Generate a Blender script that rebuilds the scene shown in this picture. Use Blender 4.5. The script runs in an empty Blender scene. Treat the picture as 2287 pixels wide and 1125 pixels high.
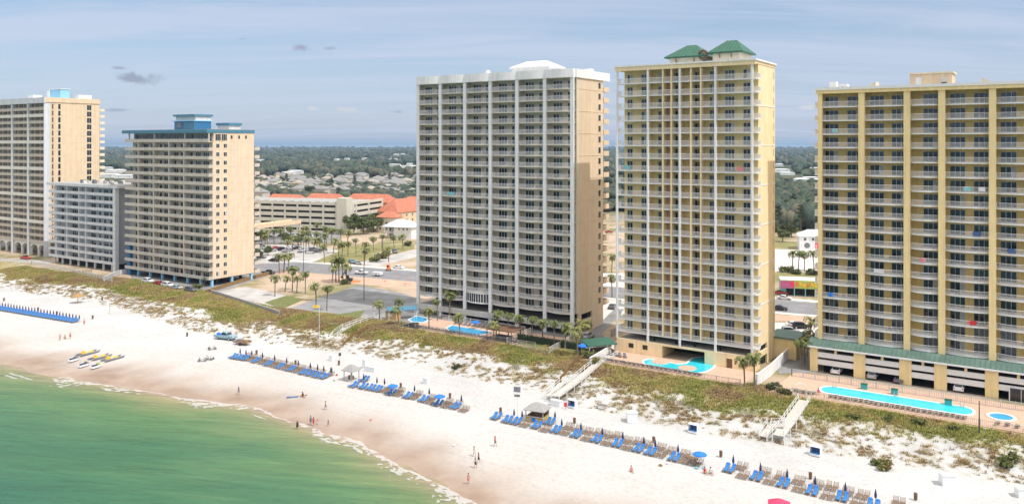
import bpy, math, random
import numpy as np
from mathutils import Vector, Matrix
random.seed(7); rng = np.random.default_rng(7)
C = bpy.context.scene.collection
R = math.radians
# ---------------------------------------------------------------- view model
F, CX, HZ, CH = 1850.0, 1143.5, 319.0, 50.0      # focal length and horizon in photo pixels, camera height
AN = R(33.5); CA, SA = math.cos(AN), math.sin(AN)  # the coast runs 33.5 degrees off the picture plane
def xy(u, v): return (u*CA + v*SA, -u*SA + v*CA)
def uv(x, y): return (x*CA - y*SA, x*SA + y*CA)
def at(px, py, z=0.0):
    Y = F*(CH-z)/(py-HZ); return ((px-CX)*Y/F, Y, z)
# ---------------------------------------------------------------- noise
def _h(ix, iy, s):
    n = (ix.astype(np.int64)*374761393 + iy.astype(np.int64)*668265263 + s*974711) & 0x7fffffff
    n = ((n ^ (n >> 13))*1274126177) & 0x7fffffff
    return ((n ^ (n >> 16)) & 0xffff)/65535.0
def vnoise(x, y, s=0):
    x = np.asarray(x, float); y = np.asarray(y, float)
    ix = np.floor(x); iy = np.floor(y); fx = x-ix; fy = y-iy
    fx = fx*fx*(3-2*fx); fy = fy*fy*(3-2*fy)
    a = _h(ix, iy, s); b = _h(ix+1, iy, s); c = _h(ix, iy+1, s); d = _h(ix+1, iy+1, s)
    return (a*(1-fx)+b*fx)*(1-fy) + (c*(1-fx)+d*fx)*fy
def fbm(x, y, s=0, o=4):
    t = 0; a = .5; w = 0
    for k in range(o):
        t = t + a*vnoise(np.asarray(x)*2**k, np.asarray(y)*2**k, s+k*17); w += a; a *= .5
    return t/w
def sstep(a, b, x): 
    t = np.clip((np.asarray(x, float)-a)/(b-a), 0, 1); return t*t*(3-2*t)
# ---------------------------------------------------------------- terrain
WZ = -3.5
_sh = [(-60,800),(0,815),(150,845),(270,866),(430,893),(550,908),(660,948),(720,968),(800,990),(870,1030),(900,1046),(960,1076),(1020,1108),(1080,1145)]
_su, _sv = zip(*[uv(*at(px, py, WZ)[:2]) for px, py in _sh])
def shore(u): return np.interp(u, _su, _sv)
def dune(u): return 147.5 + 3*np.sin(np.asarray(u)*.045+1) + 3*(fbm(np.asarray(u)/14., 0*np.asarray(u), 5)-.5)
def height(u, v):
    u = np.asarray(u, float); v = np.asarray(v, float)
    d = v - shore(u)
    cusp = .16*(fbm(u/9., d/30., 11)-.5)*sstep(-12, 4, d)*(1-sstep(15, 30, d))
    h = np.where(d < 0, WZ + .045*d, WZ + .033*np.minimum(d, 30) + .012*np.clip(d-30, 0, 30))
    h = np.maximum(h, -9) + cusp
    q = v - dune(u)
    bump = (fbm(u/11., v/9., 3)-.42)*2.2 + (fbm(u/3.5, v/3.5, 8)-.5)*.7
    up = sstep(0, 9, q)*(1-sstep(15, 22, q))
    h = h + up*(1.0+bump*1.1)
    t = sstep(8, 21, q)
    h = h*(1-t) + 0*t
    h = h + .10*(fbm(u/2.3, v/2.3, 21)-.5)*sstep(14, 30, d)*(1-sstep(2, 20, q))
    return h
def hxy(x, y): return float(height(*uv(x, y)))
def gnd(px, py):
    z = -2.0
    for _ in range(6):
        p = at(px, py, z); z = .5*z + .5*hxy(p[0], p[1])
    p = at(px, py, z); return Vector((p[0], p[1], hxy(p[0], p[1])))
# ---------------------------------------------------------------- materials
M = {}
def mat(name, col, rough=.7, var=.12, scale=1.5, metal=0, spec=.5, bump=0, bscale=8, emit=None, sheen=None):
    m = bpy.data.materials.new(name); m.use_nodes = True; nt = m.node_tree; N = nt.nodes; L = nt.links
    b = N['Principled BSDF']; b.inputs['Roughness'].default_value = rough; b.inputs['Metallic'].default_value = metal
    b.inputs['Specular IOR Level'].default_value = spec
    b.inputs['Base Color'].default_value = (*col, 1)
    if var > 0:
        tc = N.new('ShaderNodeTexCoord'); no = N.new('ShaderNodeTexNoise'); no.inputs['Scale'].default_value = scale
        no.inputs['Detail'].default_value = 5; no.inputs['Roughness'].default_value = .65
        L.new(tc.outputs['Object'], no.inputs['Vector'])
        r = N.new('ShaderNodeValToRGB'); e = r.color_ramp.elements
        e[0].position = .3; e[1].position = .72
        e[0].color = (*[c*(1-var) for c in col], 1); e[1].color = (*[min(1, c*(1+var)) for c in col], 1)
        L.new(no.outputs['Fac'], r.inputs['Fac']); L.new(r.outputs['Color'], b.inputs['Base Color'])
        if bump:
            n2 = N.new('ShaderNodeTexNoise'); n2.inputs['Scale'].default_value = bscale; L.new(tc.outputs['Object'], n2.inputs['Vector'])
            bp = N.new('ShaderNodeBump'); bp.inputs['Strength'].default_value = bump; L.new(n2.outputs['Fac'], bp.inputs['Height']); L.new(bp.outputs['Normal'], b.inputs['Normal'])
    M[name] = m; return m
def stucco(name, col, var=.07, streak=.16, joint=0):
    """painted wall: faint blotches and vertical rain streaks"""
    m = mat(name, col, .85, var, .35, spec=.25); nt = m.node_tree; N = nt.nodes; L = nt.links; b = N['Principled BSDF']
    src = b.inputs['Base Color'].links[0].from_socket
    tc = N.new('ShaderNodeTexCoord'); mp = N.new('ShaderNodeMapping'); mp.inputs['Scale'].default_value = (1.6, 1.6, .06)
    no = N.new('ShaderNodeTexNoise'); no.inputs['Scale'].default_value = 1; no.inputs['Detail'].default_value = 6
    L.new(tc.outputs['Object'], mp.inputs['Vector']); L.new(mp.outputs['Vector'], no.inputs['Vector'])
    mr = N.new('ShaderNodeMapRange'); mr.inputs['From Min'].default_value = .35; mr.inputs['From Max'].default_value = .75
    mr.inputs['To Min'].default_value = 1; mr.inputs['To Max'].default_value = 1-streak; L.new(no.outputs['Fac'], mr.inputs['Value'])
    mx = N.new('ShaderNodeMix'); mx.data_type = 'RGBA'; mx.blend_type = 'MULTIPLY'; mx.inputs[0].default_value = 1
    L.new(src, mx.inputs[6]); cb = N.new('ShaderNodeCombineColor')
    for k in range(3): L.new(mr.outputs[0], cb.inputs[k])
    L.new(cb.outputs[0], mx.inputs[7]); L.new(mx.outputs[2], b.inputs['Base Color'])
    if joint:      # a scored joint in the render at every storey
        sx = N.new('ShaderNodeSeparateXYZ'); L.new(tc.outputs['Object'], sx.inputs[0]); q = sx.outputs[2]
        for op, val in (('SUBTRACT', joint[1]), ('DIVIDE', joint[0]), ('FRACT', 0), ('LESS_THAN', .045), ('MULTIPLY', .13)):
            n = N.new('ShaderNodeMath'); n.operation = op; L.new(q, n.inputs[0]); n.inputs[1].default_value = val; q = n.outputs[0]
        d = N.new('ShaderNodeMix'); d.data_type = 'RGBA'; d.inputs[7].default_value = (.05,.04,.03,1); L.new(q, d.inputs[0]); L.new(mx.outputs[2], d.inputs[6]); L.new(d.outputs[2], b.inputs['Base Color'])
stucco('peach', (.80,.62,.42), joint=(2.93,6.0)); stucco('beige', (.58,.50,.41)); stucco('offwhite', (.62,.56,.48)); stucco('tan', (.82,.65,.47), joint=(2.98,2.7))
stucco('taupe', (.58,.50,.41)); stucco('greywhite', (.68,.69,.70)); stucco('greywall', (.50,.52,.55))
stucco('b3wall', (.70,.63,.50)); stucco('b3side', (.72,.58,.42)); stucco('white', (.86,.85,.84)); stucco('cream', (.80,.72,.56))
stucco('yellow', (.87,.67,.33)); stucco('yellow_pale', (.93,.74,.46)); stucco('amber', (.87,.62,.24)); stucco('amber_pale', (.92,.72,.37))
stucco('concrete', (.42,.41,.39), .12, .2); stucco('concrete_pale', (.60,.58,.54), .1, .2); stucco('gar', (.66,.62,.52)); stucco('ochre', (.66,.42,.2))
mat('rail', (.82,.81,.81), .5, .03); mat('slab', (.74,.69,.60), .8, .06); mat('slabw', (.78,.77,.75), .8, .05)
mat('glass', (.012,.022,.032), .06, 0, spec=.7); mat('glassb', (.03,.06,.085), .08, 0, spec=.8); mat('curtain', (.46,.45,.42), .5, .3, 3); mat('bay', (.13,.27,.44), .35, .1, .001)
mat('void', (.02,.02,.02), .9, .2); mat('frame', (.78,.78,.78), .5, .03); mat('darkmetal', (.05,.055,.06), .5, .1)  # void: near-black that stands in for the shade inside openings
mat('blue_trim', (.07,.22,.32), .6, .12); mat('blue_deep', (.03,.17,.36), .6, .12); mat('blue_light', (.30,.62,.82), .6, .08)
mat('green_roof', (.03,.125,.08), .55, .15, .8); mat('green_awn', (.10,.17,.14), .6, .15, .5); mat('metal_roof', (.62,.65,.70), .4, .06); mat('white_roof', (.82,.83,.84), .6, .06, .3)
mat('terracotta', (.50,.17,.10), .8, .25, .6); mat('grey_roof', (.26,.25,.24), .9, .25, .4); mat('tan_roof', (.40,.35,.29), .9, .25, .4); mat('brown', (.16,.09,.05), .8, .3, 3)
mat('wood', (.30,.19,.11), .8, .25, 6); mat('lounge_wood', (.25,.175,.125), .85, .3, 5); mat('wood_grey', (.42,.39,.36), .85, .2, 4); mat('hut_roof', (.34,.33,.32), .85, .15, 3); mat('wood_pale', (.62,.58,.52), .85, .12, 3); mat('kiosk', (.50,.36,.13), .8, .2, 4); mat('thatch', (.40,.25,.10), .95, .35, 10, bump=.6)
mat('cushion', (.045,.19,.46), .85, .3, 1.3); mat('canvas_blue', (.02,.20,.70), .75, .1, 3); mat('navy', (.025,.04,.12), .8, .2, 6); mat('red', (.62,.03,.05), .6, .1); mat('hotpink', (.80,.05,.14), .7, .06)
mat('orange', (.75,.20,.04), .7, .15); mat('yel', (.80,.50,.04), .6, .1); mat('teal', (.05,.42,.42), .6, .1); mat('turq', (.20,.50,.54), .6, .1); mat('magenta', (.50,.12,.28), .6, .2, 2); mat('lime', (.42,.48,.12), .6, .25, 1)
mat('tyre', (.02,.02,.02), .9, .1); mat('chrome', (.6,.6,.62), .25, 0, metal=.9); mat('lamp', (.8,.8,.75), .2, 0); mat('black_paint', (.02,.02,.025), .25, 0); mat('white_paint', (.78,.79,.8), .3, .03)
mat('silver_paint', (.42,.44,.46), .3, .03); mat('red_paint', (.42,.04,.04), .3, .03); mat('blue_paint', (.10,.24,.42), .3, .05); mat('tealpaint', (.27,.40,.47), .35, .06); mat('grey_paint', (.14,.15,.17), .3, .04)
mat('skin', (.45,.26,.18), .6, .1); mat('hair', (.04,.025,.015), .7, .2); mat('black_cloth', (.02,.02,.022), .9, .1); mat('white_cloth', (.7,.7,.7), .9, .1); mat('red_cloth', (.6,.04,.04), .9, .1); mat('blue_cloth', (.06,.12,.3), .9, .1); mat('pink_cloth', (.7,.25,.25), .9, .1); mat('grey_cloth', (.2,.2,.22), .9, .15)
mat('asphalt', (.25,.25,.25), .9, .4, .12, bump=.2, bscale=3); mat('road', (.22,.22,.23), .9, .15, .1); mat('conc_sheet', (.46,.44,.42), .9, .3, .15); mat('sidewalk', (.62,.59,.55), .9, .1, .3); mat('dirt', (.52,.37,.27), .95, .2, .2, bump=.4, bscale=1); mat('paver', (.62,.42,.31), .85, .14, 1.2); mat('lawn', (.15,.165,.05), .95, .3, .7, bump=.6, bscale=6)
mat('drygrass', (.24,.22,.08), .95, .35, .25, bump=.8, bscale=3); mat('paint_line', (.7,.7,.68), .8, .2, 3)
mat('pool', (.05,.62,.74), .12, .16, .35, spec=.25, bump=.15, bscale=3); mat('pool_deep', (.015,.36,.66), .12, .08, .5, spec=.25, bump=.15, bscale=3); mat('coping', (.75,.72,.68), .7, .05)
mat('bark', (.20,.15,.11), .95, .3, 5); mat('palm_leaf', (.12,.155,.035), .6, .35, 1.2); mat('palm_leaf_pale', (.24,.25,.075), .6, .3, 1.2); mat('palm_dead', (.28,.17,.07), .9, .3, 2)
mat('leaf', (.075,.105,.034), .7, .4, .6); mat('leaf_dark', (.036,.058,.024), .7, .4, .6); mat('leaf_warm', (.105,.105,.035), .7, .35, .6); mat('far_dark', (.030,.050,.034), .8, .4, .03); mat('far_leaf', (.052,.075,.040), .8, .5, .03); mat('far_warm', (.11,.10,.06), .8, .3, .05); mat('shrub', (.17,.19,.05), .7, .3, 1); mat('hedge_leaf', (.028,.05,.02), .7, .4, 2)
mat('blade_olive', (.40,.33,.115), .8, .2, .3); mat('blade_green', (.30,.30,.075), .8, .2, .3); mat('blade_brown', (.36,.255,.125), .8, .25, .3); mat('blade_grey', (.50,.45,.36), .8, .25, .3)
# ---------------------------------------------------------------- mesh builder
class MB:
    def __init__(s): s.v = []; s.f = []; s.m = []
    def face(s, pts, m):
        n = len(s.v); s.v += [tuple(p) for p in pts]; s.f.append(tuple(range(n, n+len(pts)))); s.m.append(m)
    def box(s, x0, x1, y0, y1, z0, z1, m, taper=0):
        n = len(s.v); t = taper
        s.v += [(x0,y0,z0),(x1,y0,z0),(x1,y1,z0),(x0,y1,z0),(x0+t,y0+t,z1),(x1-t,y0+t,z1),(x1-t,y1-t,z1),(x0+t,y1-t,z1)]
        for f in ((3,2,1,0),(4,5,6,7),(0,1,5,4),(1,2,6,5),(2,3,7,6),(3,0,4,7)): s.f.append(tuple(n+i for i in f)); s.m.append(m)
        return s
    def prism(s, poly, z0, z1, m, mside=None):
        n = len(s.v); k = len(poly)
        ar = sum(poly[i][0]*poly[(i+1)%k][1]-poly[(i+1)%k][0]*poly[i][1] for i in range(k))
        if ar < 0: poly = poly[::-1]
        s.v += [(p[0],p[1],z0) for p in poly] + [(p[0],p[1],z1) for p in poly]
        s.f.append(tuple(range(n+k-1, n-1, -1))); s.m.append(m); s.f.append(tuple(range(n+k, n+2*k))); s.m.append(m)
        for i in range(k):
            j = (i+1) % k; s.f.append((n+i, n+j, n+k+j, n+k+i)); s.m.append(mside or m)
        return s
    def bar(s, a, b, w, h, m):
        """box from a to b: w wide sideways, h tall"""
        a = Vector(a); b = Vector(b); d = (b-a).normalized()
        sd = d.cross(Vector((0,0,1)));  sd = Vector((1,0,0)) if sd.length < 1e-4 else sd.normalized()
        up = sd.cross(d).normalized(); sd = sd*w/2; up = up*h/2; n = len(s.v)
        for p in (a, b): s.v += [tuple(p-sd-up), tuple(p+sd-up), tuple(p+sd+up), tuple(p-sd+up)]
        for f in ((0,1,2,3),(7,6,5,4),(0,4,5,1),(1,5,6,2),(2,6,7,3),(3,7,4,0)): s.f.append(tuple(n+i for i in f)); s.m.append(m)
        return s
    def tube(s, pts, rad, m, k=6, cap=True):
        n0 = len(s.v); pts = [Vector(p) for p in pts]
        for i, p in enumerate(pts):
            d = (pts[min(i+1, len(pts)-1)]-pts[max(i-1, 0)]).normalized()
            a = d.cross(Vector((0,0,1))); a = Vector((1,0,0)) if a.length < 1e-3 else a.normalized(); b = d.cross(a)
            r = rad[i] if isinstance(rad, (list, tuple)) else rad
            for j in range(k):
                t = 2*math.pi*j/k; s.v.append(tuple(p+a*r*math.cos(t)+b*r*math.sin(t)))
        for i in range(len(pts)-1):
            for j in range(k):
                j2 = (j+1) % k; s.f.append((n0+i*k+j, n0+i*k+j2, n0+(i+1)*k+j2, n0+(i+1)*k+j)); s.m.append(m)
        if cap:
            s.f.append(tuple(n0+j for j in range(k))); s.m.append(m); s.f.append(tuple(n0+(len(pts)-1)*k+j for j in range(k-1, -1, -1))); s.m.append(m)
        return s
    def lathe(s, prof, m, k=16, c=(0,0)):
        n0 = len(s.v)
        for r, z in prof:
            for j in range(k): s.v.append((c[0]+r*math.cos(2*math.pi*j/k), c[1]+r*math.sin(2*math.pi*j/k), z))
        for i in range(len(prof)-1):
            for j in range(k):
                j2 = (j+1) % k; s.f.append((n0+i*k+j, n0+i*k+j2, n0+(i+1)*k+j2, n0+(i+1)*k+j)); s.m.append(m)
        s.f.append(tuple(n0+j for j in range(k-1, -1, -1))); s.m.append(m); s.f.append(tuple(n0+(len(prof)-1)*k+j for j in range(k))); s.m.append(m)
        return s
    def ball(s, c, r, m, k=8, sq=(1,1,1), jit=0):
        n0 = len(s.v); c = Vector(c)
        for i in range(k//2+1):
            a = math.pi*i/(k//2)
            for j in range(k):
                b = 2*math.pi*j/k; q = 1+random.uniform(-jit, jit)
                s.v.append((c.x+r*q*sq[0]*math.sin(a)*math.cos(b), c.y+r*q*sq[1]*math.sin(a)*math.sin(b), c.z+r*q*sq[2]*math.cos(a)))
        for i in range(k//2):
            for j in range(k): s.f.append((n0+i*k+j, n0+(i+1)*k+j, n0+(i+1)*k+(j+1)%k, n0+i*k+(j+1)%k)); s.m.append(m)
        return s
    def add(s, o, loc=(0,0,0), rz=0, sc=1):
        n = len(s.v); c, d = math.cos(rz), math.sin(rz)
        s.v += [(loc[0]+sc*(x*c-y*d), loc[1]+sc*(x*d+y*c), loc[2]+sc*z) for x, y, z in o.v]
        s.f += [tuple(n+i for i in f) for f in o.f]; s.m += o.m; return s
    def mesh(s, name, smooth=False):
        me = bpy.data.meshes.new(name); me.from_pydata(s.v, [], s.f)
        names = list(dict.fromkeys(s.m))
        for q in names: me.materials.append(M[q])
        ix = {q: i for i, q in enumerate(names)}
        me.polygons.foreach_set('material_index', [ix[q] for q in s.m])
        if smooth: me.polygons.foreach_set('use_smooth', [True]*len(s.f))
        me.update(); return me
    def build(s, name, parent=None, loc=(0,0,0), rz=0, smooth=False):
        return link(name, s.mesh(name, smooth), parent, loc, rz)
def link(name, data, parent=None, loc=(0,0,0), rz=0):
    o = bpy.data.objects.new(name, data); C.objects.link(o); o.parent = parent; o.location = loc; o.rotation_euler = (0,0,rz); return o
def tag(o, label=None, cat=None, group=None, kind=None):
    for k, v in (('label', label), ('category', cat), ('group', group), ('kind', kind)):
        if v: o[k] = v
    return o
def thing(name, label, cat, loc=(0,0,0), rz=0, group=None):
    o = link(name, None, None, loc, rz); o.empty_display_size = .5; return tag(o, label, cat, group)
KIDS = {}
def kids(o):
    return [c for c in C.objects if c.parent == o] if o.name not in KIDS else KIDS[o.name]
def proto(o):
    """remember the children of a thing that will be copied"""
    KIDS[o.name] = [c for c in C.objects if c.parent == o]
    for c in KIDS[o.name]: KIDS[c.name] = [d for d in C.objects if d.parent == c]
    o['_used'] = 0; return o
def place(src, loc, rz=0, label=None, group=None, sc=None):
    """first use moves the source itself, later uses copy it with its parts and their parts"""
    if not src['_used']: src['_used'] = 1; r = src
    else:
        r = src.copy(); C.objects.link(r)
        for ch in KIDS[src.name]:
            c = ch.copy(); C.objects.link(c); c.parent = r
            for g in KIDS[ch.name]: d = g.copy(); C.objects.link(d); d.parent = c
    r.location = loc; r.rotation_euler = (0,0,rz)
    if sc: r.scale = (sc,)*3 if not isinstance(sc, tuple) else sc
    return tag(r, label, None, group)
def struct(name, mb): return tag(mb.build(name), kind='structure')
def sheet(name, pts, z, m, px=True):
    """a flat surface of the setting, given by its corners"""
    P = [at(*p)[:2] for p in pts] if px else pts
    return struct(name, MB().prism(P, z-.3, z, m))
ORD = 'first second third fourth fifth sixth seventh eighth ninth tenth eleventh twelfth thirteenth fourteenth fifteenth sixteenth seventeenth eighteenth nineteenth twentieth twenty-first twenty-second twenty-third twenty-fourth twenty-fifth twenty-sixth twenty-seventh twenty-eighth twenty-ninth thirtieth thirty-first thirty-second thirty-third thirty-fourth thirty-fifth'.split()
# repeated parts of one building: the hundred nearest to the camera are parts of their own, the rest one part of kind stuff
def parts(root, name, tmpl, items, sub=None, most=100):
    """tmpl {key: MB}; items [(key, (x,y,z), rz)]; sub = (name, {key: MB}) for a child of each"""
    mw = Matrix.Translation(root.location) @ Matrix.Rotation(root.rotation_euler.z, 4, 'Z'); cam = Vector((0,0,CH))
    items = sorted(items, key=lambda it: (mw @ Vector(it[1])-cam).length)
    me = {k: t.mesh(name) for k, t in tmpl.items()}; ms = {k: t.mesh(sub[0]) for k, t in sub[1].items()} if sub else {}
    for k, loc, rz in items[:most]:
        o = link(name, me[k], root, loc, rz)
        if sub: link(sub[0], ms[k], o)
    if len(items) > most:
        j = MB()
        for k, loc, rz in items[most:]:
            j.add(tmpl[k], loc, rz)
            if sub: j.add(sub[1][k], loc, rz)
        tag(j.build(name, root), kind='stuff')
def arc(w, bulge, n=10, y0=0.0):
    """front edge of a bowed balcony: from x=0 to x=w, bowing out towards -y"""
    return [(w*i/n, y0-bulge*(1-(2*i/n-1)**2)) for i in range(n+1)]
def railing(path, h=1.05, z=0.0, pitch=.17, m='rail', pw=.045):
    mb = MB(); P = [Vector((p[0], p[1], z+(p[2] if len(p) > 2 else 0))) for p in path]
    for a, b in zip(P, P[1:]):
        mb.bar(a+Vector((0,0,h)), b+Vector((0,0,h)), .09, .07, m); mb.bar(a+Vector((0,0,.12)), b+Vector((0,0,.12)), .06, .05, m)
        L = (b-a).length; n = max(1, int(L/pitch))
        for i in range(n):
            p = a.lerp(b, (i+.5)/n); q = pw/2; k = len(mb.v)
            for zz in (.12, h): mb.v += [(p.x-q,p.y-q,p.z+zz),(p.x+q,p.y-q,p.z+zz),(p.x+q,p.y+q,p.z+zz),(p.x-q,p.y+q,p.z+zz)]
            for f in ((0,1,5,4),(1,2,6,5),(2,3,7,6),(3,0,4,7)): mb.f.append(tuple(k+i for i in f)); mb.m.append(m)
    for p in (P[0], P[-1]): mb.box(p.x-.06, p.x+.06, p.y-.06, p.y+.06, p.z, p.z+h+.08, m)
    return mb
def window(w, h, n, g='glass', fr='frame', t=.07, kinds=None):
    """n glazed leaves side by side in a frame, facing -y"""
    mb = MB(); lw = w/n
    for i in range(n):
        gm = kinds[i] if kinds else g
        mb.box(i*lw+t/2, (i+1)*lw-t/2, -.04, .05, t, h-t, gm)
    for i in range(n+1): mb.box(max(0, i*lw-t/2), min(w, i*lw+t/2), -.09, .05, 0, h, fr)
    for i in range(n):
        mb.box(i*lw+t/2, (i+1)*lw-t/2, -.08, .05, 0, t, fr); mb.box(i*lw+t/2, (i+1)*lw-t/2, -.08, .05, h-t, h, fr)
    return mb
def wvar(w, h, n, fr='frame'):
    G = ['glass','glass','glassb','glass']
    return [window(w, h, n, fr=fr, kinds=k) for k in (['glass']*n, ['glassb']+['glass']*(n-1), ['glass']*(n-1)+['curtain'], ['glassb']*n, [G[i%4] for i in range(n)])]
# ================================================================ the towers
def tower(label, corner, L):
    """an Empty at the left front corner of a facade that runs along the coast; x along the facade, y inland"""
    o = thing('condo_tower', label, 'apartment tower', (corner[0], corner[1], 0), -AN, 'condo towers along the beach'); return o
def left_of(p, L): return (p[0]-L*CA, p[1]+L*SA)
FURN = []     # (root, local x, y, z, words) spots for balcony chairs
TOWEL = []
rnd = random.Random(3)
def pick(keys): return rnd.choices(keys, [5,2,2,1.2,2][:len(keys)])[0]
# ---------------------------------------------------------------- the grey-white tower with scalloped parapet
def tower_scalloped():
    L, W, n, fh, z0, D = 52.8, 8.8, 21, 2.93, 5.6, 16.0
    r = tower('beige high-rise with white piers, bowed white balconies and a scalloped white parapet', left_of((16.3,215), L), L)
    top = z0+n*fh
    b = MB(); b.box(.3, L, 2.0, D, z0-.3, top+.2, 'b3side'); b.box(.3, L-.3, 1.85, 1.997, z0-.3, top+.2, 'b3wall')
    for i in range(1, 6): b.box(i*W-.16, i*W+.16, -.2, 1.847, z0-.2, top, 'b3wall')
    b.box(0, .3, .6, 2.3, z0-.2, top, 'b3wall'); b.box(L-.3, L+.003, 1.0, 1.997, z0-.2, top, 'b3wall')
    for k in range(2, n, 2): b.box(L, L+.07, 2.05, D, z0+k*fh-.1, z0+k*fh+.06, 'b3side')
    # garage storeys
    for y0, y1 in ((2.0,3.6),(9.5,D)): b.box(L-.5, L, y0, y1, 0, z0-.303, 'b3side')
    b.box(L-.5, L, 3.6, 9.5, 2.4, 3.3, 'b3side'); b.box(L-.5, L, 3.6, 9.5, 4.9, z0-.303, 'b3side')
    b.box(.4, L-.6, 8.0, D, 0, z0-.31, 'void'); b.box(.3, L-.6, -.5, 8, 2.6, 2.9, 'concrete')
    b.build('wall', r)
    s = MB()
    s.box(0, L, -1.15, -.75, 1.6, 3.1, 'concrete_pale'); s.build('garage_parapet', r)
    for i in range(7):
        x0 = min(max(i*W-.5, 0), L-1.0); MB().box(x0, x0+1.0, -.7, -.203, 0, top+.1, 'white').build('column', r)
    w = W-1.0
    bal = MB().prism(arc(w, .95, 10, -.3)+[(w,1.84),(0,1.84)], -.22, 0, 'slab')
    ra = railing(arc(w, .92, 10, -.27))
    it = [('a', (i*W+.5, 0, z0+k*fh), 0) for i in range(6) for k in range(n) if not (i == 2 and k == 0)]
    parts(r, 'balcony', {'a': bal}, it, ('railing', {'a': ra}))
    A = wvar(2.7, 2.15, 3, 'slab'); B = wvar(1.75, 2.15, 2, 'slab')
    T = {('A',i): A[i] for i in range(5)} | {('B',i): B[i] for i in range(5)}
    it = []
    for i in range(6):
        for k in range(n):
            j = pick(range(5)); it.append((('A',j), (i*W+1.35, 1.845, z0+k*fh+.02), 0)); it.append((('B',j), (i*W+5.7, 1.845, z0+k*fh+.02), 0))
            if k < 16: FURN.append((r, i*W+rnd.uniform(3.2, 7.5), .4, z0+k*fh, ORD[k]+' floor', ORD[i]+' bay of the scalloped beige tower'))
    parts(r, 'window', T, it)
    side = window(1.3, 1.7, 1, fr='b3side')
    parts(r, 'corridor_window', {'a': side}, [('a', (L-.01, D-2.9, z0+k*fh+.5), math.pi/2) for k in range(n)])
    wk = MB().box(30, L+.2, D+.003, D+3.2, -.22, 0, 'b3side'); wk.box(30, L+.2, D+3.0, D+3.2, 0, 1.1, 'b3side'); wk.box(L, L+.2, D+.05, D+2.997, 0, 1.1, 'b3side')
    parts(r, 'walkway', {'a': wk}, [('a', (0,0,z0+k*fh), 0) for k in range(n)])
    p = MB()
    for i in range(6):
        a = arc(W-.004, .9, 10, -.85); p.prism([(q[0]+i*W, q[1]) for q in a]+[((i+1)*W-.004, .3),(i*W, .3)], top-.15, top+2.1, 'white')
    p.box(L-.4, L+.35, .303, D+3.4, top-.1, top+2.1, 'white'); p.box(0, .4, .303, D, top-.1, top+2.1, 'white'); p.box(.4, L-.4, D-.4, D, top-.1, top+2.1, 'white')
    p.build('parapet', r)
    MB().box(.403, L-.403, .3, D-.403, top+.203, top+.5, 'white_roof').build('roof', r)
    q = MB().box(30, 42, 5, 12.5, top+.5, top+3.4, 'white'); q.box(29.4, 42.6, 4.4, 13.1, top+3.4, top+3.8, 'white'); q.box(29.4, 42.6, 4.4, 13.1, top+3.8, top+5.6, 'white_roof', 3.6)
    q.build('rooftop_house', r)
    MB().box(48.5, 50.5, 13, 15, top+.5, top+3.2, 'white_roof').box(46, 47.5, 11, 12.5, top+.5, top+2.8, 'white_roof').build('rooftop_unit', r)
    v = MB(); v.lathe([(.7,top+.5),(.7,top+2.9),(.45,top+3.4),(.05,top+3.5)], 'white', 12, (22.4, 4)); v.build('roof_vent', r)
    g = MB(); a = arc(w, .95, 10, -.3)
    for p0, p1 in zip(a, a[1:]):
        g.bar((p0[0],p0[1],1.2), (p1[0],p1[1],1.2), .05, 2.3, 'glass'); g.bar((p0[0],p0[1]-.05,0), (p0[0],p0[1]-.05,2.45), .12, .16, 'white')
    g.prism(arc(w, 1.15, 10, -.3)+[(w,1.84),(0,1.84)], -.3, .02, 'white'); g.prism(arc(w, 1.1, 10, -.3)+[(w,1.84),(0,1.84)], 2.4, 2.6, 'white')
    tag(g.build('lobby_window', r, (2*W+.5, 0, z0)), 'bowed glazed bay with white mullions')
    TOWEL.append((r, 1*W+3.2, -1.28, z0+10*fh, 'turq', 2.6, 'wide turquoise towel over a railing in the second bay of the scalloped beige tower'))
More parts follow.
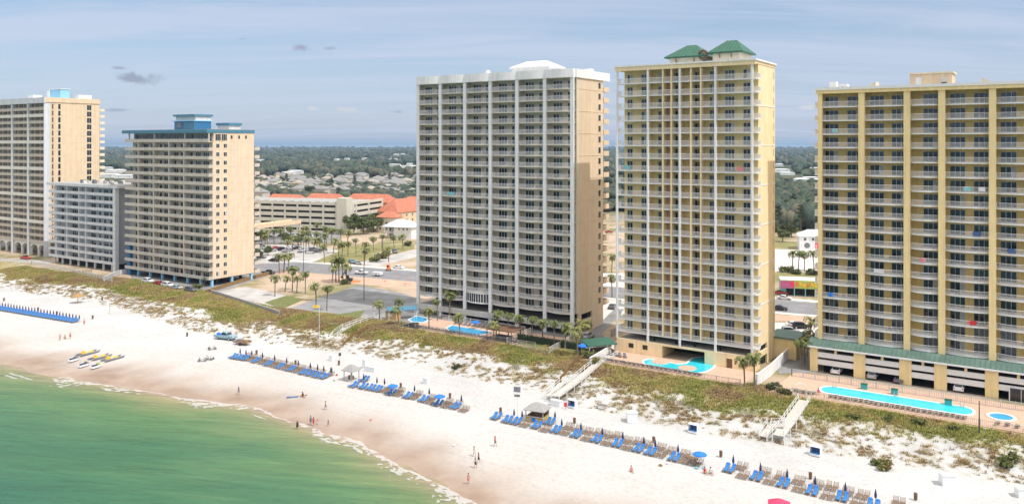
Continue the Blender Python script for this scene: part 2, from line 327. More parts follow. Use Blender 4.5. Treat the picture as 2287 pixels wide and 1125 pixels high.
# ---------------------------------------------------------------- the yellow tower with two green hip roofs
def tower_green_roofs():
    L, n, fh, z0, D = 33.6, 21, 2.96, 5.0, 14.7
    r = tower('slim yellow high-rise with white columns and two green hip-roofed pavilions on its roof', (25.35,200), L)
    top = z0+n*fh
    b = MB(); b.box(1.1, L, 2.0, D, z0-.25, top+.25, 'yellow_pale')
    b.box(1.1, L-.02, 1.87, 1.997, z0-.25, top+.25, 'yellow')
    b.box(12.0, 14.0, 1.80, 1.867, z0, top, 'ochre')
    for x in (8.25, 16.2, 24.65): b.box(x-.13, x+.13, -.1, 1.867, z0, top, 'yellow')
    for x in (12.0, 14.1, 18.85, 21.2): b.box(x-.11, x+.11, -.1, 1.797, z0, top, 'yellow_pale')
    for k in range(3, n, 3): b.box(L, L+.08, 2.0, D, z0+k*fh-.12, z0+k*fh+.1, 'slabw'); 
    # base: solid wall with a long slot, and an opening over the pool
    b.box(.2, 11.9, -.6, -.2, 0, 3.2, 'yellow_pale'); b.box(22.2, L, -.6, -.2, 0, 3.2, 'yellow_pale'); b.box(11.9, 22.2, -.6, -.2, 2.75, 3.2, 'yellow_pale')
    b.box(11.5, 11.9, -.2, 7, 0, 3.0, 'yellow'); b.box(22.2, 22.6, -.2, 7, 0, 3.0, 'yellow')
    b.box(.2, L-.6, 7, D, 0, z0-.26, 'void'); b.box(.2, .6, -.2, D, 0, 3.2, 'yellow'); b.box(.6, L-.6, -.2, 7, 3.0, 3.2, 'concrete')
    for y0, y1 in ((-.2,3.0),(8.5,D)): b.box(L-.4, L, y0, y1, 0, z0-.253, 'yellow_pale')
    b.box(L-.4, L, 3, 8.5, 2.2, 3.4, 'yellow_pale')
    for x in (9.0, 14.5, 19, 25): b.box(x, x+.4, 1, 1.4, 3.2, z0-.26, 'void')
    b.box(2, 15, D+.003, D+9, 0, top+.5, 'yellow_pale')  # unseen rear wing, added to cast shade on the neighbouring tower's side
    b.build('wall', r)
    for x in (0, 8.25, 16.2, 24.65, 32.95): MB().box(x-.22 if x else 0, x+.22 if x else .44, -.62, -.15, 3.203, top+.1, 'white').build('column', r)
    for x in (12.0, 14.1, 18.85, 21.2): MB().box(x-.16, x+.16, -.5, -.15, z0, top+.1, 'yellow_pale').build('pier', r)
    seg = [(.45, 8.03), (8.47, 15.98), (16.42, 24.43), (24.87, L+.55)]
    tb, tr = {}, {}
    for i, (a, e) in enumerate(seg):
        w = e-a; m = MB().box(0, w, -.35, 1.86 if i < 3 else 1.86, -.24, 0, 'slabw')
        if i == 3: m = MB().prism([(0,-.35),(w-.4,-.35),(w,.1),(w,1.95),(L-a,1.95),(L-a,1.86),(0,1.86)], -.24, 0, 'slabw')
        if i == 0: m.box(-.44, 0, -.1, 1.86, -.24, 0, 'slabw')
        path = [(0,-.28),(w,-.28)] if i < 3 else [(0,-.28),(w-.42,-.28),(w-.06,.12),(w-.06,1.9)]
        if i == 0: path = [(-.3,1.8),(-.3,-.1),(0,-.28),(w,-.28)]
        tb[i] = m; tr[i] = railing(path)
    parts(r, 'balcony', tb, [(i, (seg[i][0],0,z0+k*fh), 0) for i in range(4) for k in range(n)], ('railing', tr))
    spec = [(1.9,1.4,2),(5.6,1.5,2),(9.9,.95,1),(14.25,1.3,2),(19.0,1.45,2),(22.5,1.2,2),(26.1,2.2,3),(30.3,1.6,2)]
    T = {}
    for j, (x, w, q) in enumerate(spec):
        for i, t in enumerate(wvar(w, 2.12, q, 'slab')): T[(j,i)] = t
    it = []
    for j, (x, w, q) in enumerate(spec):
        for k in range(n):
            it.append(((j, pick(range(5))), (x, 1.865 if x < 12 or x > 14.2 else 1.865, z0+k*fh+.02), 0))
            if rnd.random() < .5 and k < 15: FURN.append((r, x+w+.4, .3, z0+k*fh, ORD[k]+' floor', 'yellow tower with green roofs, column '+ORD[j]))
    parts(r, 'window', T, it)
    cw = window(.6, 1.7, 1, fr='yellow_pale', kinds=['curtain'])
    parts(r, 'corridor_window', {'a': cw}, [('a', (L-.01, D-1.5, z0+k*fh+.5), math.pi/2) for k in range(n)])
    for x in (3.4, 7.0): 
        MB().box(x, x+1.3, -.66, -.55, 1.3, 2.4, 'glass').box(x-.12, x, -.7, -.55, 1.2, 2.5, 'yellow').box(x+1.3, x+1.42, -.7, -.55, 1.2, 2.5, 'yellow').box(x, x+1.3, -.7, -.55, 1.2, 1.3, 'yellow').box(x, x+1.3, -.7, -.55, 2.4, 2.5, 'yellow').build('window', r)
    MB().box(27.3, 28.6, -.68, -.56, 0, 2.1, 'brown').box(27.15, 27.3, -.7, -.56, 0, 2.25, 'yellow').box(28.6, 28.75, -.7, -.56, 0, 2.25, 'yellow').box(27.3, 28.6, -.7, -.56, 2.1, 2.25, 'yellow').build('door', r)
    c = MB().box(-.2, L+.15, -.75, -.2, top-.02, top+.9, 'yellow_pale'); c.box(-.45, L+.4, -1.0, D+.2, top+.9, top+1.25, 'white'); c.box(L-.4, L+.12, -.197, D, top+.25, top+.9, 'yellow_pale'); c.box(-.2, .3, -.197, D, top+.1, top+.9, 'yellow_pale'); c.box(.3, L-.4, D-.4, D, top+.25, top+.9, 'yellow_pale')
    c.build('cornice', r)
    for x0, x1, ez in ((12.0, 21.0, top+2.9), (22.5, 29.8, top+3.4)):
        h = MB().box(x0+.5, x1-.5, 2.4, 10.4, top+1.25, ez, 'cream')
        for x in (x0+2.2, x1-2.4): h.bar((x,2.35,ez-1.3), (x,1.75,ez-.1), .18, .18, 'wood')
        h = h.build('roof_pavilion', r)
        g = MB(); a, e, y0, y1, z1 = x0-.5, x1+.5, 1.5, 11.2, ez+3.0; mx0, mx1, my = (a+e)/2-1.2, (a+e)/2+1.2, (y0+y1)/2
        P = [(a,y0,ez),(e,y0,ez),(e,y1,ez),(a,y1,ez),(mx0,my,z1),(mx1,my,z1)]
        g.face([P[0],P[1],P[5],P[4]], 'green_roof'); g.face([P[1],P[2],P[5]], 'green_roof'); g.face([P[2],P[3],P[4],P[5]], 'green_roof'); g.face([P[3],P[0],P[4]], 'green_roof')
        for i in range(int((e-a)/.9)):
            x = a+.5+i*.9; t = min(1, (x-a)/(mx0-a), (e-x)/(e-mx1)); g.bar((x,y0,ez+.04), (x,y0+(my-y0)*t,ez+.04+(z1-ez)*t), .06, .07, 'green_roof')
        g.box(a, e, y0, y1, ez-.28, ez-.003, 'green_roof')
        g.build('hip_roof', h)
    g = MB(); g.tube([(20.9+1.0*math.cos(t*.5236), 2.0, top+3.0+1.0*math.sin(t*.5236)) for t in range(13)], .28, 'brown', 6, False); g.tube([(20.9,2.0,top+3),(20.9,2.35,top+3)], .7, 'wood_pale', 12)
    for t in range(4): g.bar((20.9-.9*math.cos(t*.785),1.9,top+3-.9*math.sin(t*.785)), (20.9+.9*math.cos(t*.785),1.9,top+3+.9*math.sin(t*.785)), .1, .1, 'brown')
    g.build('round_vent', r)
    for (k, x, m, w, l) in ((13, 2.0, 'turq', 1.6, 'turquoise towel on a left-hand balcony, yellow tower with green roofs'), (13, 29.5, 'pink_cloth', 1.5, 'pink towel on a right-hand balcony, yellow tower with green roofs')):
        TOWEL.append((r, x, -.36, z0+(k)*fh, m, w, l))
# ---------------------------------------------------------------- the amber tower on its parking podium
def tower_podium():
    L, n, fh, z0, D = 52.0, 18, 2.985, 7.2, 18
    r = tower('wide amber-yellow high-rise with bowed white balconies above a green-awninged parking podium', (68.2,183.9), L)
    X = [0, 9.0, 17.9, 24.4, 33.4, 42.4, 51.4]; top = z0+n*fh
    b = MB(); b.box(.2, L, 2.0, D, z0-.6, top+.4, 'amber_pale'); b.box(.2, L, 1.87, 1.997, z0-.6, top+.4, 'amber')
    for x in X: b.box(max(0,x-.3), x+.3, -.3, 1.867, z0-.3, top, 'amber')
    # podium
    b.box(-1, L, 3.2, D, 0, z0-.61, 'void'); b.box(-1, L, -2.6, 3.19, -.2, .03, 'void'); b.box(-1, L, -2.6, 5, 1.75, 2.0, 'concrete'); b.box(-1, L, -2.6, 5, 3.35, 3.6, 'concrete'); b.box(-1.2, L, -2.6, 1.9, 5.35, 5.5, 'concrete')  # black back wall and floor: the garage's inner shade put into the colour
    b.build('wall', r)
    for x in X: MB().box(x-.62 if x else 0, x+.62 if x else .9, -1.25, -.303, z0-.4, top+.3, 'amber_pale').build('column', r)
    for x in X[:-1] + [51]:
        w = 1.15; MB().box(x-w if x else -1.2, x+w if x else .4, -3.3, -2.603, 0, 5.55, 'amber_pale').build('podium_column', r)
    for a, e in zip(X, X[1:]):
        a1, e1 = (a+1.15 if a else .4), e-1.15
        for z in (1.7, 3.3): MB().box(a1, e1, -3.15, -2.75, z, z+1.1, 'slabw').build('podium_parapet', r)
        MB().box((a1+e1)/2-.25, (a1+e1)/2+.25, -3.1, -2.8, 4.403, 5.55, 'amber_pale').build('podium_post', r)
    g = MB(); n0 = 60; fr = []; bk = []
    for i in range(n0+1):
        x = -1.6 + (L+1.6)*i/n0; k = next((q for q in range(6) if X[q] <= x <= X[q+1]), 5); t = (x-X[k])/(X[k+1]-X[k]); t = min(max(t,0),1)
        fr.append((x, -3.75, 5.6)); bk.append((x, -1.2-.75*(4*t*(1-t)), 6.85))
    for i in range(n0):
        g.face([fr[i],fr[i+1],bk[i+1],bk[i]], 'green_awn'); g.face([bk[i],bk[i+1],(bk[i+1][0],0,6.85),(bk[i][0],0,6.85)], 'green_awn')
        g.bar((fr[i][0],fr[i][1]-.01,fr[i][2]+.05), (bk[i][0],bk[i][1],bk[i][2]+.05), .05, .06, 'green_awn')
    g.box(-1.7, L, -3.95, -3.75, 5.35, 5.65, 'white'); g.face([(-1.6,-3.75,5.6),(-1.6,-1.2,6.85),(-1.6,3,6.85),(-1.6,3,5.6)], 'green_awn')
    g.build('awning_roof', r)
    MB().box(36.5, 42, -3.4, -3.2, 0, 2.4, 'glass').box(36.3, 36.5, -3.5, -3.2, 0, 2.5, 'slabw').box(38.3, 38.4, -3.5, -3.41, 0, 2.4, 'slabw').box(40.2, 40.3, -3.5, -3.41, 0, 2.4, 'slabw').build('lobby_window', r)
    tb, tr, ti = {}, {}, []
    for i in range(6):
        a, e = (X[i]+.62 if i else -.9), X[i+1]-.62; w = e-a
        A = arc(w, .95, 10, -.45)
        tb[i] = MB().prism(A+[(w,1.86),(0,1.86)], -.25, 0, 'slabw'); P = [(q[0], q[1]+.06) for q in A]
        if i == 0: P = [(.08,1.8),(.08,-.4)]+P[1:]
        tr[i] = railing(P)
        for k in range(n): ti.append((i, (a,0,z0+k*fh), 0))
    parts(r, 'balcony', tb, ti, ('railing', tr))
    W = wvar(2.75, 2.2, 3, 'slabw'); T = {j: t for j, t in enumerate(W)}; it = []
    for i in range(6):
        a, e = X[i], X[i+1]
        for x in ([a+.34*(e-a)+.55] if i == 2 else [a+(1.25 if i else .9), a+5.55]):
            for k in range(n):
                it.append((pick(range(5)), (x, 1.865, z0+k*fh+.02), 0))
                if k < 12 and rnd.random() < .6: FURN.append((r, x+rnd.uniform(-.6, 2.6), .1, z0+k*fh, ORD[k]+' floor', ORD[i]+' bay of the wide amber tower'))
    parts(r, 'window', T, it)
    c = MB().box(-.3, L, -1.6, -.3, top-.15, top+.55, 'amber_pale'); c.box(-.5, L+.2, -1.85, -.9, top+.55, top+1.15, 'slabw'); c.box(-.5, -.1, -.9, D, top+.4, top+1.15, 'slabw'); c.build('parapet', r)
    MB().box(-.1, L, -.297, D, top+.403, top+.7, 'conc_sheet').build('roof', r)
    p = MB().box(17.5, 25.6, 6, 12, top+.7, top+3.8, 'peach'); p.box(17.3, 25.9, 5.8, 12.3, top+3.8, top+4.15, 'cream'); p.box(18.6, 19.8, 5.85, 6.0, top+1.2, top+3.1, 'white'); p.box(23.4, 24.8, 5.8, 6.0, top+.8, top+3.0, 'wood_pale'); p.box(23.6,24.6,5.7,5.797,top+.8,top+1.9,'darkmetal')
    p.build('rooftop_house', r)
    for x, s_ in ((7.0, 1), (34.8, -1)): 
        w = MB(); P = [(x,5,top+.7),(x+3.8*s_,5,top+.7),(x+3.8*s_,5,top+2.5)]; Q = [(a,9,c_) for a,_,c_ in P]
        w.face(P, 'cream'); w.face(Q[::-1], 'cream'); w.face([P[0],P[2],Q[2],Q[0]], 'ochre'); w.face([P[1],P[2],Q[2],Q[1]][::-1], 'cream'); w.face([P[0],Q[0],Q[1],P[1]], 'cream')
        w.build('stair_head', r)
    q = MB()
    for x in (1.5, 3.3, 4.4): q.box(x, x+(1.4 if x < 3 else .9), 3, 5, top+.7, top+3.3-(.6 if x > 3 else 0)-.6, 'white_roof')
    q.build('rooftop_unit', r)
    for (k, x, m, w, l) in ((15, 3.0, 'turq', 1.2, 'teal towel high in the first bay of the wide amber tower'), (11, 28.3, 'turq', 1.5, 'teal towel in the fourth bay of the wide amber tower'), (11,31,'white_cloth',1.2,'white towel in the fourth bay of the wide amber tower'), (6, 20.4, 'pink_cloth', 1.1, 'pink towel in the narrow third bay of the wide amber tower'), (2, 29, 'red_cloth', 1.6, 'red towel low in the fourth bay of the wide amber tower'), (5, 11.5, 'white_cloth', 2.0, 'white towel in the second bay of the wide amber tower'), (7, 36, 'blue_cloth', 1.4, 'blue towel in the fifth bay of the wide amber tower'), (8, 30.0, 'blue_cloth', 1.4, 'blue towel in the fourth bay of the wide amber tower'), (3, 2.2, 'canvas_blue', 1.2, 'bright blue towel in the first bay of the wide amber tower')):
        TOWEL.append((r, x, -1.3, z0+k*fh, m, w, l))
# ---------------------------------------------------------------- the tan block with a blue roof
def block_facade(r, L, n, fh, z0, D, wins, wallm, bandm, sep, glassfr, segs, rec=1.6):
    """a block whose storeys are long recessed galleries behind solid parapets"""
    top = z0+n*fh
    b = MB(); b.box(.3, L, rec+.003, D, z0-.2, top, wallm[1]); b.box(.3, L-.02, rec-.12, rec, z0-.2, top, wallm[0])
    for x in sep: b.box(x-.2, x+.2, -.36, rec-.123, z0-.22, top, bandm)
    b.build('wall', r)
    tb = {}; it = []
    for i, (a, e) in enumerate(segs):
        m = MB().box(0, e-a, -.12, rec-.125, -.22, 0, bandm); m.box(0, e-a, -.3, -.121, -.22, .82, bandm); m.box(.05, e-a-.05, -.34, -.24, .82, .9, 'slab')
        if i == len(segs)-1: m.box(e-a-.15, e-a, -.12, rec-.13, 0, .92, bandm)
        tb[i] = m
        for k in range(n): it.append((i, (a,0,z0+k*fh), 0))
    parts(r, 'balcony', tb, it)
    T = {}
    for j, (x, w, q) in enumerate(wins):
        for i, t in enumerate(wvar(w+.3, 2.05, q, glassfr)): T[(j,i)] = t
    parts(r, 'window', T, [((j, pick(range(5))), (x, rec-.125, z0+k*fh+.15), 0) for j, (x, w, q) in enumerate(wins) for k in range(n)])
    return top
def tower_blue_roof():
    L, n, fh, z0, D = 48.0, 16, 2.98, 2.7, 19.2
    r = tower('tan mid-century block with a bright blue roof edge and blue rooftop house', left_of((-105,287), L), L)
    wins = [(2.2,3.0,2),(7.4,2.6,2),(12.0,2.6,2),(17.4,1.2,1),(20.2,2.9,2),(26.2,2.2,2),(30.0,2.5,2),(35.6,1.2,1),(38.6,2.7,3),(43.0,2.9,3)]
    top = block_facade(r, L, n, fh, z0, D, wins, ('taupe','tan'), 'offwhite', (6.4,16.0,25.4,34.2), 'slab', [(-2.2,16),(16,34.2),(34.2,48.25)])
    # top storey, set under the roof slab, with glazing all along
    tz = top; MB().box(.3, L-.05, 1.9, D, tz, tz+3.1, 'tan').box(34, L, 14, D-.01, tz, tz+3.09, 'tan').build('top_storey', r)
    for i in range(10): wvar(4.2, 2.5, 5, 'slab')[i % 5].build('window', r, (1.2+i*4.65, 1.79, tz+.35))
    MB().box(-2.0, L+.1, -.3, 1.7, tz-.2, tz, 'offwhite').box(-2.0, L+.1, -.3, -.1, tz, tz+1.0, 'offwhite').build('balcony', r)
    wvar(2.2, 2.3, 3, 'slab')[0].build('window', r, (L-.005, 2.6, tz+.4), math.pi/2); wvar(2.2, 2.3, 3, 'slab')[4].build('window', r, (L-.005, 5.2, tz+.4), math.pi/2)
    for y in (9, 12.2, 15.2): window(.8, 1.3, 1, fr='tan').build('window', r, (L-.005, y, tz+1), math.pi/2)
    for x in (0, 16, 34.2, 47.6): MB().box(x, x+.4, -.1, .3, tz, tz+3.1, 'offwhite').build('post', r)
    MB().box(-3.0, L+.15, -1.0, D+.2, tz+3.1, tz+4.2, 'blue_trim').box(-2.8, L+.2, -.8, D+.2, tz+4.2, tz+4.35, 'concrete').build('roof', r)
    rz = tz+4.35
    h = MB().box(21, 33, 5, 12, rz, rz+3.1, 'blue_deep'); h.box(20.4, 33.3, 4.4, 12.6, rz+3.1, rz+3.4, 'blue_light'); h.box(21.4, 33, 5.4, 12, rz+3.4, rz+4.9, 'greywhite'); h.box(20.6, 33.4, 4.6, 12.6, rz+4.9, rz+5.6, 'blue_trim'); h.box(23, 25.5, 4.7, 5, rz+.8, rz+2.6, 'grey_cloth'); h.box(27, 33, 4.9, 5, rz+.3, rz+2.9, 'blue_trim')
    h.build('rooftop_house', r)
    h = MB().box(35.5, 42, 13, 18, rz, rz+1.6, 'greywhite'); h.box(35, 42.4, 12.6, 18.3, rz+1.6, rz+2.5, 'blue_trim'); h.build('stair_head', r)
    sw = {j: t for j, t in enumerate(wvar(1.35, 1.5, 2, 'slabw'))}
    parts(r, 'side_window', sw, [(pick(range(5)), (L-.005, y, z0+k*fh+.8), math.pi/2) for k in range(n) for y in (2.9, 6.0)])
    wk = MB().box(-8, .5, 0, 2.2, -.2, 0, 'offwhite'); wk.box(-8, .5, 2.0, 2.2, 0, 1.05, 'offwhite'); wk.box(.3, .5, 0, 2, 0, 1.05, 'offwhite')
    parts(r, 'rear_walkway', {'a': wk}, [('a', (L, D, z0+k*fh), 0) for k in range(n)])
    for x in (3.5, 11, 18.5, 26, 33.5, 41, 47): 
        for y in (1.2, 9.5, 18): MB().box(x, x+.8, y, y+.8, 0, z0-.2, 'blue_light' if y < 2 or x > 46 else 'void').build('pillar', r)
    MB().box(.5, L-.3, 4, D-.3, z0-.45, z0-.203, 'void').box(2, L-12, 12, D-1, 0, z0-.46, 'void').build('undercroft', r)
    MB().box(-2.9, -.6, 1, 4.5, 0, 11.4, 'blue_deep').build('stair_tower', r)
def tower_greywhite():
    L, n, fh, z0, D = 48.8, 10, 2.95, 3.0, 17
    r = tower('low grey-white condo block with continuous solid balconies, squeezed between two tan towers', left_of((-152,319), L), L)
    wins = [(1.5,2.4,2),(6.2,1.6,1),(9.5,2.6,2),(14.5,6.2,4),(25,1.3,1),(28.5,3,2),(34,1.2,1),(37.5,2.8,2),(41.8,3.2,2)]
    top = block_facade(r, L-2.2, n, fh, z0, D, wins, ('greywall','greywall'), 'greywhite', (4.8,13,22,27), 'greywhite', [(-1.0,13),(13,27),(27,L-2.2)], 1.5)
    MB().box(-1.5, L+1.5, -1.0, D+.5, top, top+1.0, 'greywhite').box(-1, L+1, -.5, D, top+1.0, top+1.05, 'concrete').build('roof', r)
    MB().box(L-2.2, L-.4, -.6, .9, 0, top, 'greywhite').build('column', r)
    MB().box(L-2.2, L+6, 6, D-.01, z0, top, 'greywall').build('stair_wing', r)
    sw = {j: t for j, t in enumerate(wvar(2.6, 1.9, 2, 'greywhite'))}
    parts(r, 'wing_window', sw, [(pick(range(5)), (L+.6, 5.99, z0+k*fh+.6), 0) for k in range(n)])
    q = MB()
    for i in range(16): x = 12+i*2.2+rnd.uniform(-.6,.6); y = rnd.uniform(2,12); q.box(x, x+1.0, y, y+1.0, top+1.0, top+1.0+rnd.uniform(.7,1.5), rnd.choice(['concrete','grey_cloth','slabw']))
    q.build('rooftop_unit', r)
    for x in range(2, 48, 6): MB().box(x, x+.6, .4, 1.0, 0, z0-.2, 'greywhite').build('pillar', r)
    MB().box(.5, L-3, 3, D, 0, z0-.21, 'void').build('undercroft', r)
def tower_peach():
    L, n, fh, z0, D = 57.2, 21, 2.93, 6.0, 24.1
    r = tower('tall peach high-rise with pale beige balconies and white vertical fins beside a grey-white block', left_of((-204,362.7), L), L)
    top = z0+n*fh; W = 14.3
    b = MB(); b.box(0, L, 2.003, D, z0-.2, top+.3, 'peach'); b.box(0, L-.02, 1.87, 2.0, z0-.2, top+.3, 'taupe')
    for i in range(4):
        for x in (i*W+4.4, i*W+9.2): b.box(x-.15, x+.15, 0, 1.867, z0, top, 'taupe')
    b.box(2, L-8, 9, D-.5, 0, z0-.2, 'taupe'); b.box(L-3, L, 10, D, 0, z0-.203, 'peach'); b.build('wall', r)
    for i in range(5): MB().box(max(0, i*W-.4), min(L, i*W+.4), -.9, 1.0 if 0 < i < 4 else 1.86, 0, top+.2, 'greywhite').build('column', r)
    bal = MB().box(0, W-1.1, -.3, 1.865, -.22, 0, 'slab'); bal.box(0, W-1.1, -.5, -.301, -.22, .9, 'beige'); bal.box(0.03, W-1.13, -.55, -.4, 1.0, 1.09, 'slab')
    hib = MB().box(0, W-1.1, -.3, 1.865, -.22, 0, 'slab'); hib.box(0, W-1.1, -.7, -.301, -.3, 1.1, 'slab')
    parts(r, 'balcony', {'a': bal, 'b': hib}, [('b' if k % 4 == 3 else 'a', (i*W+.55,0,z0+k*fh), 0) for i in range(4) for k in range(n)])
    T = {}; it = []
    for j, (x, w, q) in enumerate(((1.0,2.6,2),(5.6,3.0,2),(10.2,2.8,2))):
        for i, t in enumerate(wvar(w, 2.1, q, 'slab')): T[(j,i)] = t
        for i in range(4):
            for k in range(n): it.append(((j, pick(range(5))), (i*W+x, 1.865, z0+k*fh+.02), 0))
    parts(r, 'window', T, it)
    for y, w in ((2.4,.8),(5.2,1.1),(18.2,2.1)):
        sw = window(w, 2.4, 2 if w > 2 else 1, fr='slab', kinds=['brown'] if w < 1 else None)
        parts(r, 'side_window', {'a': sw}, [('a', (L-.005, y, z0+k*fh+.2), math.pi/2) for k in range(n)])
    wk = MB().box(-10, .3, 0, 2.4, -.2, 0, 'cream'); wk.box(-10, .3, 2.2, 2.4, 0, 1.05, 'cream'); wk.box(.1, .3, 0, 2.2, 0, 1.05, 'cream')
    parts(r, 'rear_walkway', {'a': wk}, [('a', (L, D, z0+k*fh), 0) for k in range(n)])
    p = MB().box(-.3, L+.3, -1.0, -.3, top-.1, top+2.4, 'greywhite'); p.box(L-.4, L+.3, -.297, D+.3, top+.3, top+2.4, 'peach'); p.box(0, L-.4, D-.4, D, top+.3, top+2.4, 'peach'); p.build('parapet', r)
    MB().box(0, L-.41, -.297, D-.41, top+.303, top+.6, 'white_roof').build('roof', r)
    MB().box(43.2, 52, 9, 13, top+.6, top+6.6, 'blue_light').box(42.9, 52.3, 8.7, 13.3, top+6.6, top+6.9, 'white').box(41.2, 43.2, 8.5, 12.5, top+.6, top+6.3, 'white').build('rooftop_house', r)
    MB().box(47.5, 54.5, 16, 22, top+.6, top+4.3, 'white').build('stair_head', r)
    MB().box(33.5, 38, 4, 8, top+.6, top+4.2, 'white').build('rooftop_unit', r)
    for i in range(4):
        for s in (0, 1):
            g = MB(); x0 = i*W+.55+s*6.6
            for k in range(9):
                a = math.pi*k/8; 
            pts = [(x0+.4,0),(x0+.4,3.0)]+[(x0+3.3-2.9*math.cos(math.pi*k/8), 3.0+1.9*math.sin(math.pi*k/8)) for k in range(1,8)]+[(x0+6.2,3.0),(x0+6.2,0)]
            for (a, c_), (e, d) in zip(pts[1:], pts[2:-1]): g.face([(a,.2,c_),(e,.2,d),(e,.2,z0-.25),(a,.2,z0-.25)], 'slabw'); g.face([(a,.2,c_),(a,1.5,c_),(e,1.5,d),(e,.2,d)], 'slab')
            g.box(x0, x0+.4, .2, 1.0, 0, z0-.25, 'slabw'); g.box(x0+6.2, x0+6.5, .2, 1.0, 0, z0-.25, 'slabw'); g.build('arch', r)
tower_scalloped(); tower_green_roofs(); tower_podium(); tower_blue_roof(); tower_greywhite(); tower_peach()
# dark chairs seen behind the railings, and towels hung over them
pc = thing('patio_chair', 'dark chair', 'chair', group='chairs on the condo balconies')
MB().box(-.28, .28, -.28, .28, .40, .47, 'darkmetal').build('seat', pc)
MB().box(-.28, .28, .22, .29, .47, .98, 'darkmetal').build('backrest', pc)
for sx in (-1, 1):
    for sy in (-1, 1): MB().box(sx*.25-.025, sx*.25+.025, sy*.25-.025, sy*.25+.025, 0, .397, 'darkmetal').build('leg', pc)
proto(pc); rnd.shuffle(FURN)
for (r, x, y, z, fl, w) in FURN[:150]:
    mw = Matrix.Translation(r.location) @ Matrix.Rotation(r.rotation_euler.z, 4, 'Z')
    place(pc, mw @ Vector((x, y, z+.002)), r.rotation_euler.z+rnd.uniform(2.2, 4.1), f'dark balcony chair, {fl}, {w}')
for (r, x, y, z, m, w, l) in TOWEL:
    mw = Matrix.Translation(r.location) @ Matrix.Rotation(r.rotation_euler.z, 4, 'Z')
    t = MB()
    for i in range(6):
        a, e = i*w/6, (i+1)*w/6; ya, ye = .03*math.sin(i*1.7), .03*math.sin((i+1)*1.7)
        t.face([(a,ya-.05,.25),(e,ye-.05,.25),(e,-.05,1.13),(a,-.05,1.13)], m); t.face([(a,-.05,1.13),(e,-.05,1.13),(e,.10,1.13),(a,.10,1.13)], m); t.face([(a,.10,1.13),(e,.10,1.13),(e,.13+ye,.55),(a,.13+ya,.55)], m)
    tag(t.build('beach_towel', None, mw @ Vector((x, y, z)), r.rotation_euler.z), l, 'towel', 'towels drying on balcony railings')
# ================================================================ the setting
def attr_grid(name, U, V, zfun, attrs, m, smooth=True):
    nu, nv = len(U), len(V); uu, vv = np.meshgrid(U, V, indexing='ij'); z = zfun(uu, vv)
    co = np.stack([uu*CA+vv*SA, -uu*SA+vv*CA, z], -1).reshape(-1, 3)
    i = np.arange(nu*nv).reshape(nu, nv); q = np.stack([i[:-1,:-1], i[:-1,1:], i[1:,1:], i[1:,:-1]], -1)[..., ::-1].reshape(-1, 4)
    me = bpy.data.meshes.new(name); me.vertices.add(len(co)); me.vertices.foreach_set('co', co.ravel())
    me.loops.add(q.size); me.loops.foreach_set('vertex_index', q.ravel().astype(np.int32)); me.polygons.add(len(q)); me.polygons.foreach_set('loop_start', np.arange(0, q.size, 4, dtype=np.int32))
    if smooth: me.polygons.foreach_set('use_smooth', [True]*len(q))
    for k, fn in attrs.items():
        a = me.attributes.new(k, 'FLOAT', 'POINT'); a.data.foreach_set('value', np.asarray(fn(uu, vv), np.float32).ravel())
    me.materials.append(m); me.update(); me.validate(); return tag(link(name, me), kind='structure')
def veg(u, v):
    q = v - dune(u); n = fbm(u/6., v/4.5, 31); n2 = fbm(u/1.7, v/1.7, 41)
    dense = sstep(9.5, 14, q + 9*(n-.5))
    n3 = fbm(u/.9, v/.9, 43, 3); sc = .9*sstep(-2, 3, q)*sstep(.50, .62, n3*.5+n2*.25+n*.25 + .04*sstep(0, 8, q))*.8
    g = np.maximum(dense*(.62+.38*sstep(.35, .5, n2)), sc); 
    return g*(1-sstep(26, 30, q))
